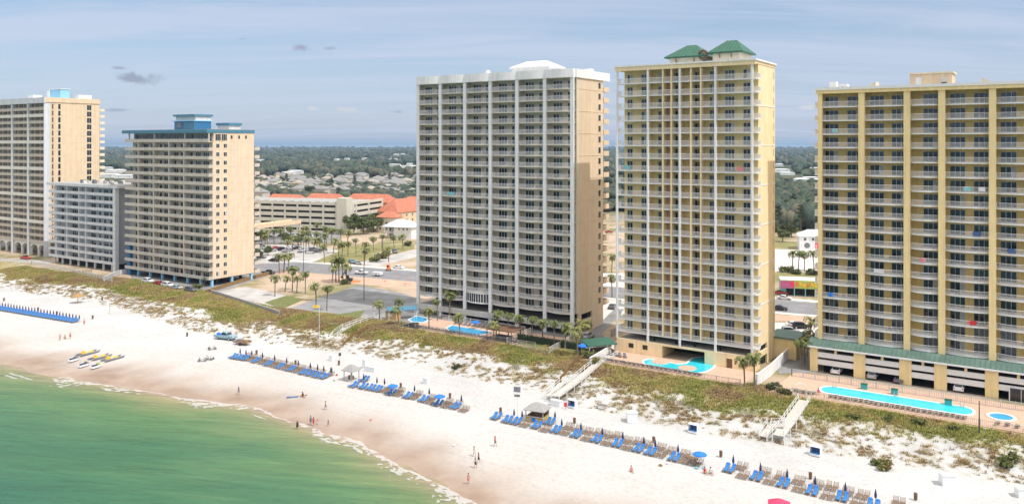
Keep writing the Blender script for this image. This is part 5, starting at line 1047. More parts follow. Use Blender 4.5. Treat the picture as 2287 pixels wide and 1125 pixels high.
# ================================================================ street things
p = at(843, 616, .06); t = thing('box_trailer', 'low white trailer behind the white pickup', 'trailer', (p[0], p[1], .06), R(-26)); MB().box(-1.8, 1.8, -1, 1, .6, 1.5, 'white_paint').build('body', t)
for s in (-1, 1): MB().tube([(0, s*.9, .35), (0, s*1.1, .35)], .34, 'tyre', 12).build('wheel', t)
MB().bar((1.8,0,.6), (3.0,0,.55), .1, .1, 'darkmetal').build('drawbar', t)
def excavator(px, py, rot, paint, label):
    p = at(px, py, .04); t = thing('excavator', label, 'excavator', p, R(rot))
    for s in (-1, 1): MB().box(-1.5, 1.5, s*1.0-.25, s*1.0+.25, 0, .75, 'tyre').build('track', t)
    MB().box(-1.5, 1.2, -1.1, 1.1, .8, 1.7, paint).build('body', t); MB().box(-.1, 1.2, .1, 1.05, 1.7, 2.9, 'glass').box(-.2, 1.3, .05, 1.1, 2.9, 3.05, paint).build('cab', t)
    MB().bar((1.1,-.3,1.6), (3.2,-.3,4.4), .35, .5, paint).bar((3.2,-.3,4.4), (5.0,-.3,2.2), .3, .4, paint).build('arm', t); MB().box(4.6, 5.5, -.8, .2, 1.2, 2.2, 'darkmetal').build('bucket', t); t.scale = (.72,)*3
excavator(780, 628, 150, 'darkmetal', 'dark excavator digging beside the roadside palm clump'); excavator(868, 604, 100, 'orange', 'orange excavator on the sandy verge across the road')
p = at(795, 629, .04); tag(MB().box(-1.6,1.6,-1,1,0,.5,'orange',.3).box(-1.2,1,-.7,.7,.5,.9,'dirt',.3).build('rubble_skip', None, p), 'orange skip of rubble right of the dark excavator', 'skip')
cone = thing('traffic_cone', 'cone', 'traffic cone'); MB().lathe([(.32,0),(.32,.06),(.2,.07),(.06,1.0),(.03,1.02)], 'orange', 10).build('body', cone); MB().lathe([(.153,.45),(.115,.65)], 'white', 10).build('band', cone); proto(cone)
for i, (px, py) in enumerate(((888,621),(912,624),(840,614),(770,605),(905,635),(860,628),(735,606),(575,588),(590,592),(930,628),(690,602),(720,604))): place(cone, at(px, py, .06), 0, f'orange cone on the roadworks, {ORD[i]} of the scattered ones', 'roadworks cones')
def pole(px, py, h, label, arm=0, name='street_lamp', cat='street lamp'):
    p = at(px, py, 0); t = thing(name, label, cat, p, 0); MB().tube([(0,0,0),(0,0,h)], [.13,.08], 'darkmetal', 8).build('pole', t)
    if arm: MB().tube([(0,0,h),(arm*.5,0,h+.35),(arm,0,h+.3)], .05, 'darkmetal', 6).build('arm', t); MB().box(arm-.15 if arm > 0 else arm-.6, arm+.6 if arm > 0 else arm+.15, -.14, .14, h+.22, h+.36, 'darkmetal').build('lamp_head', t)
pole(678, 626, 14, 'tall dark pole rising through the dry grass behind the palm row', 1.5); pole(813, 670, 17, 'tall thin dark pole on the shaded asphalt lot', 1.5); pole(706, 680, 5, 'short dark post by the sandy lot', 0, 'utility_post', 'post'); pole(853, 560, 8, 'slim lamp post before the white house', 1)
pole(2187, 966, 5.5, 'black lamp post beside the hot tub', 0, 'lamp_post', 'lamp post')
# walls, fences, pavings' furniture
def fence(name, label, path, h=1.2, m='rail', solid=False, z=.06, pitch=.22, cat='fence', post=2.4):
    o = Vector((*path[0], z)); t = thing(name, label, cat, o)
    P = [(a[0]-o.x, a[1]-o.y) for a in path]
    if solid:
        b = MB()
        for a, e in zip(P, P[1:]): b.bar((a[0],a[1],h/2), (e[0],e[1],h/2), .25, h, m); b.bar((a[0],a[1],h+.06), (e[0],e[1],h+.06), .4, .12, m)
        b.build('wall', t)
    else:
        railing(P, h, 0, pitch, m, .05).build('panel', t)
        for a, e in zip(P, P[1:]):
            n = max(1, int(math.dist(a, e)/post))
            for i in range(n): q = (a[0]+(e[0]-a[0])*i/n, a[1]+(e[1]-a[1])*i/n); MB().box(q[0]-.06, q[0]+.06, q[1]-.06, q[1]+.06, 0, h+.12, m).build('post', t)
    return t
def G(px, py, z=.06): return at(px, py, z)[:2]
fence('pool_fence', 'grey railing along the seaward edge of the scalloped tower\'s pool terrace', [xy(-150,171.9), xy(-107,171.9)], 1.2, 'wood_grey', pitch=.3)
fence('pool_fence', 'pale railing between the pools and the garage of the scalloped tower', [xy(-146,184.5), xy(-118,184.5)], 1.4, 'greywhite')
fence('pool_fence', 'low railing in front of the yellow tower\'s pool terrace', [xy(-91,169), xy(-55.2,169)], 1.0, 'wood_grey', pitch=.3)
fence('pool_fence', 'long grey railing between the long pool and the podium', [xy(-48,181.2), xy(22,181.2)], 1.5, 'greywall', pitch=.3)
fence('pool_fence', 'low white railing on the dune side of the long pool', [xy(-48,168.2), xy(22,168.2)], 1.0, 'wood_pale', pitch=.3)
fence('garden_wall', 'curving white wall climbing from the terrace into the alley', [G(1690,862), G(1722,838), G(1748,812), G(1772,790)], 2.3, 'white', True, cat='wall')
fence('garden_wall', 'white wall between driveway and the yellow tower\'s terrace', [G(1318,815), G(1348,797), G(1380,775)], 1.6, 'slabw', True, cat='wall')
fence('garden_fence', 'white fence along the lawn towards the driveway', [G(1225,790), G(1262,770), G(1290,752)], 1.5, 'wood_pale', cat='fence')
fence('garden_fence', 'white fence on the pool side of the small lawn', [G(1130,768), G(1158,757), G(1185,744)], 1.5, 'wood_pale', cat='fence')
fence('garden_fence', 'low fence along the dune edge of the small lawn', [G(1135,772), G(1225,792)], 1.0, 'wood_grey', cat='fence', pitch=.4)
fence('boundary_fence', 'white fence before the grey-white block', [G(70,590), G(130,603), G(196,617), G(250,630)], 1.7, 'slabw', cat='fence', pitch=.35)
fence('boundary_fence', 'pale fence along the beach car park of the peach tower', [G(0,582), G(70,590)], 1.2, 'wood_pale', cat='fence', pitch=.35)
fence('boundary_wall', 'low pale wall beside the blue stair of the tan block', [G(232,628), G(268,612), G(300,608)], 1.5, 'greywhite', True, cat='wall')
fence('construction_fence', 'orange fabric fence along the lot beside the tan block', [G(460,655), G(520,636), G(575,620), G(605,612)], 1.1, 'palm_dead', True, cat='fence')
fence('edge_kerb', 'dark low wall along the front of the concrete pad', [G(468,652), G(625,702)], .9, 'concrete', True, cat='wall')
fence('rail_fence', 'grey timber fence on the shaded alley side of the driveway', [G(1365,752), G(1395,735)], 1.8, 'wood_grey', cat='fence')
def sandfence(label, pts, n):
    o = gnd(*pts[0]); t = thing('sand_fence', label, 'fence', o); b = MB(); Q = [gnd(*q)-o for q in pts]
    for a, e in zip(Q, Q[1:]):
        k = max(2, int((e-a).length/.16))
        for i in range(k): q = a.lerp(e, i/k); b.box(q.x-.03, q.x+.03, q.y-.03, q.y+.03, q.z-.2, q.z+1.0+.12*math.sin(i*1.9), 'palm_dead')
        b.bar(a+Vector((0,0,.75)), e+Vector((0,0,.75)), .02, .04, 'wood'); b.bar(a+Vector((0,0,.35)), e+Vector((0,0,.35)), .02, .04, 'wood')
    b.build('pickets', t)
    for q in Q: MB().box(q.x-.05, q.x+.05, q.y-.05, q.y+.05, q.z-.3, q.z+1.25, 'wood').build('post', t)
sandfence('orange picket sand fence curving down from the blue awning', [(862,728),(820,735),(790,750),(765,775)], 5); sandfence('orange picket sand fence across the dune before the grey-white block', [(110,615),(150,612),(205,608)], 4); sandfence('orange picket sand fence on the left dune, lower line', [(85,632),(130,626),(170,618)], 4); sandfence('orange picket fence beside the sandy footpath by the bright palm', [(1302,800),(1280,815),(1262,838),(1240,862)], 4)
# ---- pools
def pool(label, pts, deep=None, z=.06, wm='pool', name='swimming_pool', cat='pool', rim=.55):
    P = [Vector((p[0], p[1], 0)) for p in pts]; c = sum(P, Vector())/len(P); t = thing(name, label, cat, (c.x, c.y, z)); Q = [(p.x-c.x, p.y-c.y) for p in P]
    ar = sum(Q[i][0]*Q[(i+1)%len(Q)][1]-Q[(i+1)%len(Q)][0]*Q[i][1] for i in range(len(Q)))
    if ar < 0: Q = Q[::-1]
    n = len(Q); O = []
    for i in range(n):
        a, b, e = Vector(Q[i-1]), Vector(Q[i]), Vector(Q[(i+1)%n]); n1 = (b-a).normalized(); n2 = (e-b).normalized(); nn = Vector((n1.y+n2.y, -(n1.x+n2.x))); nn = nn.normalized() if nn.length > 1e-3 else Vector((n1.y,-n1.x)); O.append((b.x+nn.x*rim, b.y+nn.y*rim))
    r = MB()
    for i in range(n):
        j = (i+1) % n; a, b, c_, d = Q[i], Q[j], O[j], O[i]
        r.face([(*d,.14),(*c_,.14),(*b,.14),(*a,.14)], 'coping'); r.face([(*d,-.02),(*c_,-.02),(*c_,.14),(*d,.14)], 'coping'); r.face([(*a,.14),(*b,.14),(*b,.02),(*a,.02)], 'coping')
    r.build('coping', t); w = MB(); w.face([(*q,.05) for q in Q], wm); w.build('water', t); return t
def rrect(u0, u1, v0, v1, r=2.0, k=5):
    out = []
    for cx, cy, a0 in ((u1-r,v1-r,0),(u0+r,v1-r,90),(u0+r,v0+r,180),(u1-r,v0+r,270)):
        for i in range(k+1): a = R(a0+90*i/k); out.append(xy(cx+r*math.cos(a), cy+r*math.sin(a)))
    return out
pool('long turquoise lap pool below the amber tower', rrect(-40.4,-13.6,172.6,177.6,2.0), wm='pool')
a = Vector(at(2236,931,.06)); pool('small round hot tub right of the long pool', [(a.x+1.9*math.cos(t*.393), a.y+1.9*math.sin(t*.393)) for t in range(16)], wm='pool_deep', name='hot_tub', cat='hot tub')
pool('freeform turquoise pool running under the yellow tower', [G(*q) for q in ((1438,806),(1450,802),(1478,806),(1512,814),(1535,812),(1548,800),(1570,797),(1592,806),(1597,812),(1590,822),(1575,830),(1555,833),(1525,828),(1490,824),(1455,818),(1440,812))])
pool('larger bright-blue pool of the scalloped tower', [G(*q) for q in ((998,733),(1010,727),(1050,734),(1094,741),(1088,745),(1068,748),(1040,746),(1008,741))], wm='pool_deep')
pool('children\'s bright-blue pool beside the blue awning', [G(*q) for q in ((914,714),(930,706),(950,710),(954,716),(945,720),(922,719))], wm='pool_deep')
for i, (px, py) in enumerate(((1475,808),(1535,822))): 
    p = at(px, py, .07); tag(MB().lathe([(2.1,0),(2.0,.16),(1.2,.2)], 'paver', 20).build('pool_island', None, p), ['round paved island at the left end of the freeform pool','round paved island in the middle of the freeform pool'][i], 'pool island')
for u_, v_, ang in ((-38.5,177.6,0),(-15.5,177.6,0),(-27,177.6,0)):
    q = xy(u_, v_); l = thing('pool_ladder', ['steel ladder at the left end of the long pool','steel ladder at the right end of the long pool','steel ladder in the middle of the long pool'][(-38.5,-15.5,-27).index(u_)], 'pool ladder', (q[0],q[1],.1), -AN)
    for sx in (-.3,.3): MB().tube([(sx,.7,0),(sx,.6,.9),(sx,.1,1.0),(sx,-.25,.6),(sx,-.3,0)], .035, 'chrome', 6).build('rail', l)
    MB().bar((-.3,-.28,.25),(.3,-.28,.25),.1,.04,'chrome').build('step', l)
# awnings, cabana, shed, umbrellas on the terraces
def canopy(name, label, p, rz, L, D, h, m, cat='canopy', slope=.5, posts=True, pm='white'):
    t = thing(name, label, cat, (p[0], p[1], .06), rz); b = MB(); P = [(-L/2,-D/2,h),(L/2,-D/2,h),(L/2,D/2,h+slope),(-L/2,D/2,h+slope)]
    b.face(P, m); b.face([(x,y,z-.16) for x,y,z in P][::-1], m)
    for i in range(4): a_, e_ = P[i], P[(i+1)%4]; b.face([(a_[0],a_[1],a_[2]-.16),(e_[0],e_[1],e_[2]-.16),e_,a_], m)
    b.build('roof', t)
    for sx in (-1, 1):
        for sy in (-1, 1): MB().box(sx*(L/2-.3)-.07, sx*(L/2-.3)+.07, sy*(D/2-.3)-.07, sy*(D/2-.3)+.07, 0, h-.17, pm).build('post', t)
    return t
canopy('awning', 'long bright-blue awning at the left end of the scalloped tower\'s terrace', at(898,711,.06), R(18), 8.5, 3.2, 2.7, 'blue_trim', 'awning')
MB_ = thing('pool_shed', 'small brick-red kiosk under the blue awning', 'kiosk', at(878,712,.06), -AN); MB().box(-2,2,-1,1,0,2.0,'ochre').box(-1.2,.4,-1.05,-1.003,.9,1.6,'white').build('wall', MB_); MB().box(-2.1,2.1,-1.1,1.1,2.0,2.15,'wood').build('roof', MB_)
t = canopy('pool_cabana', 'dark-roofed open cabana beside the larger pool', at(1128,758,.06), -AN, 8, 6, 2.9, 'brown', 'cabana', .02, pm='darkmetal'); MB().box(-2.5,2,-.6,.6,0,1.1,'grey_cloth').build('counter', t)
t = canopy('garden_shed', 'green-roofed open shed by the driveway wall', at(1337,788,.06), R(20), 7.5, 5, 2.5, 'green_roof', 'shed', .5, pm='white'); MB().box(-3.3,3.3,-1.6,1.9,0,.9,'brown').build('counter', t)
def umbrella(px, py, label, m, h=2.4, rad=1.5, z=None, group=None, name='sun_umbrella', k=8):
    p = gnd(px, py) if z is None else Vector(at(px, py, z)); t = thing(name, label, 'umbrella', p, random.random(), group); MB().tube([(0,0,0),(0,0,h+.05)], .035, 'white', 6).build('pole', t)
    c = MB(); r_ = [(0,h+.08)]+[(rad*i/4, h-.42*(i/4)**1.6*rad/1.5) for i in range(1,5)]
    for i in range(4):
        for j in range(k):
            a, e = 2*math.pi*j/k, 2*math.pi*(j+1)/k; f = lambda q, w: (q[0]*math.cos(w), q[0]*math.sin(w), q[1])
            pts = [f(r_[i+1],a), f(r_[i+1],e)] + ([f(r_[i],e)] if i else []) + [f(r_[i],a)]; c.face(pts, m)
    for j in range(k):
        a, e = 2*math.pi*j/k, 2*math.pi*(j+1)/k; x0, y0, x1, y1 = rad*math.cos(a), rad*math.sin(a), rad*math.cos(e), rad*math.sin(e); z0_ = r_[4][1]; c.face([(x0,y0,z0_-.16),(x1,y1,z0_-.16),(x1,y1,z0_),(x0,y0,z0_)], m)
    c.build('canopy', t); return t
umbrella(1302, 792, 'blue umbrella beside the bright palm by the driveway', 'canvas_blue', 2.6, 1.5, .06); umbrella(1062, 735, 'pale blue umbrella behind the larger pool', 'canvas_blue', 2.3, 1.2, .06)
for i, (px, py) in enumerate(((1930,868),(1998,880),(2118,904))): 
    p = at(px, py, .06); t = thing('pool_bin', f'green bin against the long grey railing, {ORD[i]} from the left', 'bin', p, -AN, 'green bins by the railing'); MB().box(-.6,.6,-.4,.4,0,1.0,'teal').build('body', t); MB().box(-.65,.65,-.45,.45,1.0,1.12,'green_roof').build('lid', t)
# terrace loungers
tl = thing('terrace_lounger', 'x', 'lounger'); MB().box(-.33,.33,-.95,.35,.30,.36,'grey_paint').build('seat', tl); b = MB(); b.bar((0,.35,.34),(0,.98,.82),.66,.06,'grey_paint'); b.build('backrest', tl)
for sx in (-.28,.28):
    for y in (-.85,.3): MB().box(sx-.03, sx+.03, y-.03, y+.03, 0, .297, 'wood_grey').build('leg', tl)
proto(tl)
def terr(u0, u1, v, n, rz, lb, g):
    for i in range(n): p = xy(u0+(u1-u0)*(i+.5)/n, v+random.uniform(-.15,.15)); place(tl, (p[0], p[1], .062), rz-AN+random.uniform(-.12,.12), lb.format(ORD[i]), g)
terr(-38, -14, 170.4, 26, math.pi, 'grey lounger beside the long pool, {} from the pool\'s left end', 'loungers beside the long pool'); terr(-45, -40.5, 170.3, 5, math.pi, 'grey lounger by the boardwalk end of the long pool, {} in line', 'loungers beside the long pool')
terr(-88, -64, 170.6, 22, math.pi, 'grey lounger on the yellow tower\'s terrace rail, {} from the left', 'loungers on the yellow tower\'s terrace'); terr(-147, -112, 173.0, 30, math.pi, 'grey lounger along the scalloped tower\'s pool rail, {} from the left', 'loungers along the scalloped tower\'s pool rail')
terr(-90, -84, 175.5, 5, .6, 'lounger left of the freeform pool, {} in line', 'loungers on the yellow tower\'s terrace')
terr(-140, -122, 182.6, 12, 0, 'lounger behind the pools of the scalloped tower, {} from the left', 'loungers along the scalloped tower\'s pool rail'); terr(-10, 8, 170.2, 12, math.pi, 'lounger right of the long pool by the hot tub, {} from the left', 'loungers beside the long pool')
t = thing('garage_annex', 'low yellow annex with a dark green roof at the right flank of the yellow tower', 'outbuilding', at(1747,800,.05), -AN); MB().box(-3.2,3.2,0,8,0,4.6,'yellow').box(-2.2,1.6,-.04,-.003,.2,2.6,'yellow_pale').build('wall', t); MB().box(-3.5,3.5,-.3,8.3,4.6,4.95,'green_awn').build('roof', t)
# clipped hedge before the garage
t = thing('clipped_hedge', 'long dark clipped hedge in front of the scalloped tower\'s garage', 'hedge', at(1230,771,.05), -AN); b = MB(); leafcrown(b, [((x,0,.9),(1.0,.7,.95)) for x in np.arange(-9,9,.9)], 3200, .16, ['hedge_leaf','leaf_dark','hedge_leaf']); b.build('foliage', t); MB().box(-9.5,9.5,-.45,.45,0,1.5,'hedge_leaf').build('core', t)
# ================================================================ the beach
def lounger(cush):
    t = thing('beach_lounger', 'x', 'beach chair'); m = 'lounge_wood'
    s = MB()
    for i in range(9): s.box(-.33,.33,-1.15+i*.16,-1.15+i*.16+.115,.32,.35,m)
    for sx in (-.36,.33): s.box(sx,sx+.03,-1.2,.32,.27,.36,m)
    s.build('seat', t); b = MB()
    for i in range(5): y = .30+i*.14; b.bar((-.33,y,.36+.62*(y-.3)*1.15),(.33,y,.36+.62*(y-.3)*1.15),.11,.03,m)
    for sx in (-.34,.34): b.bar((sx,.28,.33),(sx,.98,.84),.04,.06,m); b.bar((sx,.75,.64),(sx,.82,.02),.035,.035,m)
    b.build('backrest', t)
    for sx in (-.345,.345):
        for y in (-1.05,.2): MB().box(sx-.03,sx+.03,y-.035,y+.035,0,.27,m).build('leg', t)
    if cush:
        c = MB(); c.box(-.30,.30,-1.16,.27,.352,.43,'cushion'); c.bar((0,.27,.40),(0,.96,.90),.60,.08,'cushion'); c.build('cushion', t); MB().bar((0,.78,.83),(0,.98,.975),.5,.09,'canvas_blue').build('headrest', t)
    return proto(t)
LB, LW = lounger(True), lounger(False)
def pair(p, blue, words, g):
    for s, nm in ((-1,'left'),(1,'right')):
        q = Vector((p.x+CA*s*.47, p.y-SA*s*.47, 0)); q.z = hxy(q.x, q.y)+.01
        place(LB if blue else LW, q, -AN+random.uniform(-.09,.09), f'{nm} lounger, {words}', g, 1.0)
cu = thing('folded_umbrella', 'x', 'umbrella'); MB().tube([(0,0,0),(0,0,2.15)], .03, 'wood', 6).build('pole', cu)
c = MB(); c.lathe([(.06,.75),(.17,.85),(.20,1.2),(.12,1.7),(.03,2.1)], 'navy', 9); c.build('canopy', cu); proto(cu)
def folded(px, py, label, g, off=1.25):
    p = gnd(px, py); q = Vector((p.x+SA*off, p.y+CA*off, 0)); q.z = hxy(q.x, q.y); place(cu, q, random.random()*6, label, g)
# far left row
p0, p1 = gnd(-14, 689), gnd(171, 720); g1 = 'blue loungers of the far left row'; n1 = 27
for i in range(n1):
    p = p0.lerp(p1, (i+.5)/n1); w = f'{ORD[n1-1-i]} pair from the right end of the far-left blue row'
    pair(p, True, w, g1); q = Vector((p.x+SA*1.3, p.y+CA*1.3, 0)); q.z = hxy(q.x, q.y); place(cu, q, i, f'folded dark umbrella behind the far-left blue row, {ORD[n1-1-i]} from its right end', 'folded umbrellas of the far left row')
def rows(front, back, umb, desc, g):
    kf = {0:0, 1:0}
    for px, py, b in front: pair(gnd(px, py), b, f'{ORD[kf[b]]} {"blue" if b else "bare wood"} pair, front row, {desc}', g); kf[b] += 1
    kf = {0:0, 1:0}
    for px, py, b in back: pair(gnd(px, py), b, f'{ORD[kf[b]]} {"blue" if b else "bare wood"} pair, back row, {desc}', g); kf[b] += 1
    for i, (px, py) in enumerate(umb): folded(px, py, f'folded dark blue umbrella, {ORD[i]} from the left, {desc}', 'folded umbrellas of '+desc)
rows([(522,799,1),(534,801,1),(547,803,1),(558,804,0),(571,808,1),(586,811,0),(599,815,1),(613,818,0),(625,821,1),(638,824,0),(650,827,1),(664,830,0),(677,834,1),(692,837,1),(707,841,1),(723,844,1)],
     [(553,796,0),(566,799,0),(580,802,0),(594,806,0),(608,809,0),(621,812,0),(634,815,0),(648,818,0),(661,821,0),(675,824,0),(689,827,0),(703,831,0),(717,834,0),(736,838,0)],
     [(527,799),(540,802),(553,803),(577,808),(604,814),(631,820),(657,826),(684,832),(700,836),(714,839),(730,842)], 'group nearest the blue truck', 'loungers in the group nearest the blue truck')
rows([(791,863,1),(811,866,1),(828,869,1),(844,872,1),(860,874,0),(874,880,1),(891,882,0),(911,887,1),(926,889,0),(946,895,1),(961,899,0),(978,904,1),(998,908,0),(1017,911,1),(1037,917,0)],
     [(814,850,1),(873,868,0),(893,874,0),(933,882,0),(964,891,0),(1001,900,0),(1022,904,0)],
     [(803,858),(833,866),(850,869),(917,885),(950,892),(1022,908)], 'group beside the white hut', 'loungers in the group beside the white hut')
rows([(1108,934,1),(1133,941,1),(1153,945,1),(1174,950,0),(1198,954,1),(1219,961,0),(1242,964,1),(1263,968,0),(1287,974,1),(1311,981,0),(1333,985,1),(1356,991,0),(1379,995,1),(1402,1001,0),(1426,1006,1),(1453,1013,1),(1476,1018,0),(1506,1026,1),(1530,1031,0),(1557,1036,0),(1629,1051,1),(1660,1064,0),(1690,1069,1),(1720,1077,0),(1750,1084,1),(1785,1094,0),(1814,1101,1),(1849,1110,0),(1881,1115,1),(1915,1126,0),(1950,1132,1)],
     [(1228,946,1),(1270,956,0),(1292,961,0),(1313,966,0),(1337,969,0),(1356,974,0),(1378,976,0),(1401,986,0),(1426,989,0),(1447,996,0),(1475,1002,0),(1499,1010,0),(1528,1017,0),(1548,1025,0),(1656,1045,0),(1708,1057,0),(1745,1067,0),(1784,1077,0),(1826,1086,0),(1858,1090,0),(1893,1101,0),(1927,1109,0),(2008,1125,0)],
     [(1140,941),(1158,945),(1232,946),(1247,964),(1290,973),(1338,985),(1384,995),(1431,1006),(1457,1013),(1508,1025),(1632,1050),(1693,1068),(1753,1083),(1816,1099),(1884,1114),(1952,1130)], 'row by the wooden kiosk', 'loungers in the long row by the wooden kiosk')
umbrella(877, 882, 'open blue beach umbrella, left of two beside the white hut group', 'canvas_blue', 2.3, 1.15, group='open blue beach umbrellas'); umbrella(982, 906, 'open blue beach umbrella, right of two beside the white hut group', 'canvas_blue', 2.3, 1.15, group='open blue beach umbrellas'); umbrella(1563, 1040, 'open blue beach umbrella at the gap in the long row', 'canvas_blue', 2.3, 1.15, group='open blue beach umbrellas')
# red canopy tent at the picture's lower edge
p = gnd(1740, 1158); t = thing('canopy_tent', 'bright red pop-up beach canopy nearest the camera', 'tent', p, R(-18)); b = MB(); A = [(-1.5,-1.5,2.0),(1.5,-1.5,2.0),(1.5,1.5,2.0),(-1.5,1.5,2.0)]; top = (0,0,2.95); pk = [(-.35,-.35,2.75),(.35,-.35,2.75),(.35,.35,2.75),(-.35,.35,2.75)]
for i in range(4): j = (i+1)%4; b.face([A[i],A[j],pk[j],pk[i]], 'hotpink'); b.face([pk[i],pk[j],top], 'hotpink'); b.face([(A[i][0],A[i][1],1.75),(A[j][0],A[j][1],1.75),A[j],A[i]], 'hotpink')
b.build('canopy', t)
for x, y, z in A: MB().box(x*.98-.03, x*.98+.03, y*.98-.03, y*.98+.03, 0, 2.0, 'silver_paint').build('leg', t)
# trash barrels on posts
tb = thing('trash_barrel', 'x', 'bin'); MB().lathe([(.29,.18),(.31,.3),(.30,.75),(.32,.80),(.31,1.12),(.33,1.15)], 'brown', 14).build('body', tb); MB().lathe([(.34,1.15),(.30,1.27),(.08,1.33)], 'brown', 14).build('lid', tb); MB().box(-.07,.07,-.07,.07,-.05,.18,'wood').build('post', tb); proto(tb)
for px, py, lb in ((418,751,'barrel alone on the sand above the parked blue truck\'s left'),(573,791,'barrel behind the truck-side group, left one'),(660,814,'barrel behind the truck-side group, middle one'),(740,832,'barrel at the right end of the truck-side group'),(895,866,'barrel behind the open umbrella of the white hut group'),(1005,889,'barrel behind the right end of the white hut group'),(1118,922,'barrel behind the first blue pair of the kiosk row'),(1283,945,'barrel on the sand right of the wooden kiosk'),(1460,988,'barrel behind the middle of the kiosk row'),(1610,1020,'barrel in the gap of the kiosk row'),(1810,1069,'barrel behind the right part of the kiosk row'),(2045,1116,'barrel at the right end of the kiosk row'),(207,712,'barrel right of the far-left blue row'),(60,650,'barrel on the sand above the far-left blue row'),(228,671,'barrel near the thatched umbrella'),(757,815,'barrel behind the white hut, beside the signs'),(85,694,'barrel behind the far-left blue row, middle one'),(127,703,'barrel behind the far-left blue row, toward its right'),(9,672,'barrel at the left edge behind the far-left blue row')):
    q = gnd(px, py); place(tb, q, random.random()*6, 'brown trash '+lb, 'brown trash barrels on the beach', .85)
# huts
def hut(px, py, label, L, D, h, roofm, wallm, counter, rz=-AN, roofh=1.1):
    p = gnd(px, py); t = thing('beach_kiosk', label, 'kiosk', p, rz)
    for sx in (-1,1):
        for sy in (-1,1): MB().box(sx*L/2-.07,sx*L/2+.07,sy*D/2-.07,sy*D/2+.07,0,h,'wood_grey').build('post', t)
    if counter:
        MB().box(-L/2+.08,L/2-.08,-D/2-.04,-D/2+.08,0,1.05,wallm).box(-L/2-.05,-L/2+.07,-D/2+.08,D/2-.08,0,1.05,wallm).box(L/2-.07,L/2+.05,-D/2+.08,D/2-.08,0,1.05,wallm).box(-L/2+.08,L/2-.08,D/2-.08,D/2,0,2.2,'wood').build('wall', t)
        MB().box(-L/2-.1,L/2+.1,-D/2-.2,-D/2+.2,1.053,1.1,'wood_pale').build('counter', t); MB().box(-.6,.2,-D/2-.09,-D/2-.043,.2,.9,'canvas_blue').build('sign_board', t)
    rf = MB(); a, e = L/2+.45, D/2+.45; P = [(-a,-e,h),(a,-e,h),(a,e,h),(-a,e,h)]; k = [(-.5,-.25,h+roofh),(.5,-.25,h+roofh),(.5,.25,h+roofh),(-.5,.25,h+roofh)]
    for i in range(4): j = (i+1)%4; rf.face([P[i],P[j],k[j],k[i]], roofm)
    rf.face(k, roofm); rf.box(-a,a,-e,e,h-.1,h-.003,roofm); rf.build('roof', t); return t
hut(785, 848, 'small white-roofed open hut between two lounger groups', 2.4, 2.2, 2.3, 'hut_roof', 'white', False)
t = hut(1200, 938, 'wooden rental kiosk with a pale hip roof and yellow-brown counter', 3.5, 2.8, 2.3, 'hut_roof', 'kiosk', True, -AN+.15)
q = gnd(784, 846); t = thing('rental_desk', 'dark desk under the white-roofed hut', 'desk', q, -AN); MB().box(-.7,.7,-.3,.3,.72,.78,'wood').build('top', t)
for sx in (-.6,.6): MB().box(sx-.05,sx+.05,-.25,.25,0,.717,'wood').build('leg', t)
# white storage boxes, tents, cabanas
def boxx(px, py, label, L, D, h, rz, m='white_paint', lid=True):
    p = gnd(px, py); t = thing('storage_box', label, 'storage box', p, rz, 'white storage boxes on the beach'); MB().box(-L/2,L/2,-D/2,D/2,0,h,m).build('body', t)
    l = MB(); l.prism([(-D/2-.06,h),(D/2+.06,h),(D/2+.06,h+.06),(-D/2-.06,h+.22)], -L/2-.05, L/2+.05, 'white'); l.v = [(z,x,y) for x,y,z in l.v]; l.build('lid', t)
boxx(829, 829, 'long low white box behind the white-roofed hut', 3.0, 1.1, 1.0, -AN); boxx(815, 822, 'tall narrow white box at the end of the long one', .9, .9, 1.9, -AN); boxx(952, 856, 'white box alone on the sand behind the white hut group', 1.1, 1.0, 1.15, -AN); boxx(1243, 905, 'low white box at the foot of the long boardwalk', 2.3, 1.2, 1.0, -AN-.1); boxx(741, 805, 'white box before the footpath, beside a dark sign', 1.0, .9, 1.2, -AN); boxx(2115, 1081, 'white box at the right end of the beach under the dune', 1.9, 1.5, 1.5, -AN+.5); boxx(2285, 1108, 'white box cut by the right edge of the beach', 1.9, 1.3, 1.2, -AN+.5)
boxx(1411, 940, 'white tall slant-roofed box on the sand before the scrub', 1.9, 1.8, 1.7, -AN+.6)
def cabana(px, py, label):
    p = gnd(px, py); t = thing('beach_cabana', label, 'beach cabana', p, -AN-.1, 'white beach cabanas'); b = MB()
    for sx in (-.85,.82): b.prism([(-.2,0),(.9,0),(.9,1.35),(.3,1.75),(-.2,1.5)], 0, .03, 'white'); b.v[-10:] = [(sx+z, x, y) for x,y,z in b.v[-10:]]
    b.box(-.82,.82,.9,.93,0,1.35,'white'); b.face([(-.85,.9,1.36),(.85,.9,1.36),(.85,.3,1.77),(-.85,.3,1.77)], 'white'); b.face([(-.85,.3,1.77),(.85,.3,1.77),(.85,-.25,1.52),(-.85,-.25,1.52)], 'white'); b.build('shell', t)
    s = MB(); s.box(-.8,.8,-.5,.6,.1,.42,'white'); s.box(-.76,.76,-.45,.55,.42,.52,'cushion'); s.bar((0,.6,.5),(0,.86,1.3),1.5,.1,'blue_cloth'); s.build('seat', t)
    MB().face([(-.78,-.3,1.5),(.78,-.3,1.5),(.78,-.42,.85),(-.78,-.42,.85)], 'navy') if 0 else None
cabana(1548, 966, 'white cabana with navy inside on the sand before the scrub'); cabana(1821, 1017, 'white cabana with navy seat below the second boardwalk'); cabana(1277, 910, 'white cabana behind the wooden kiosk at the boardwalk foot')
t = thing('beach_bench', 'grey bench at the edge of the scrub right of the kiosk', 'bench', gnd(1342,913), -AN); MB().box(-1,1,-.25,.25,.5,.58,'wood_grey').box(-1,1,.25,.3,.58,1.0,'wood_grey').build('seat', t)
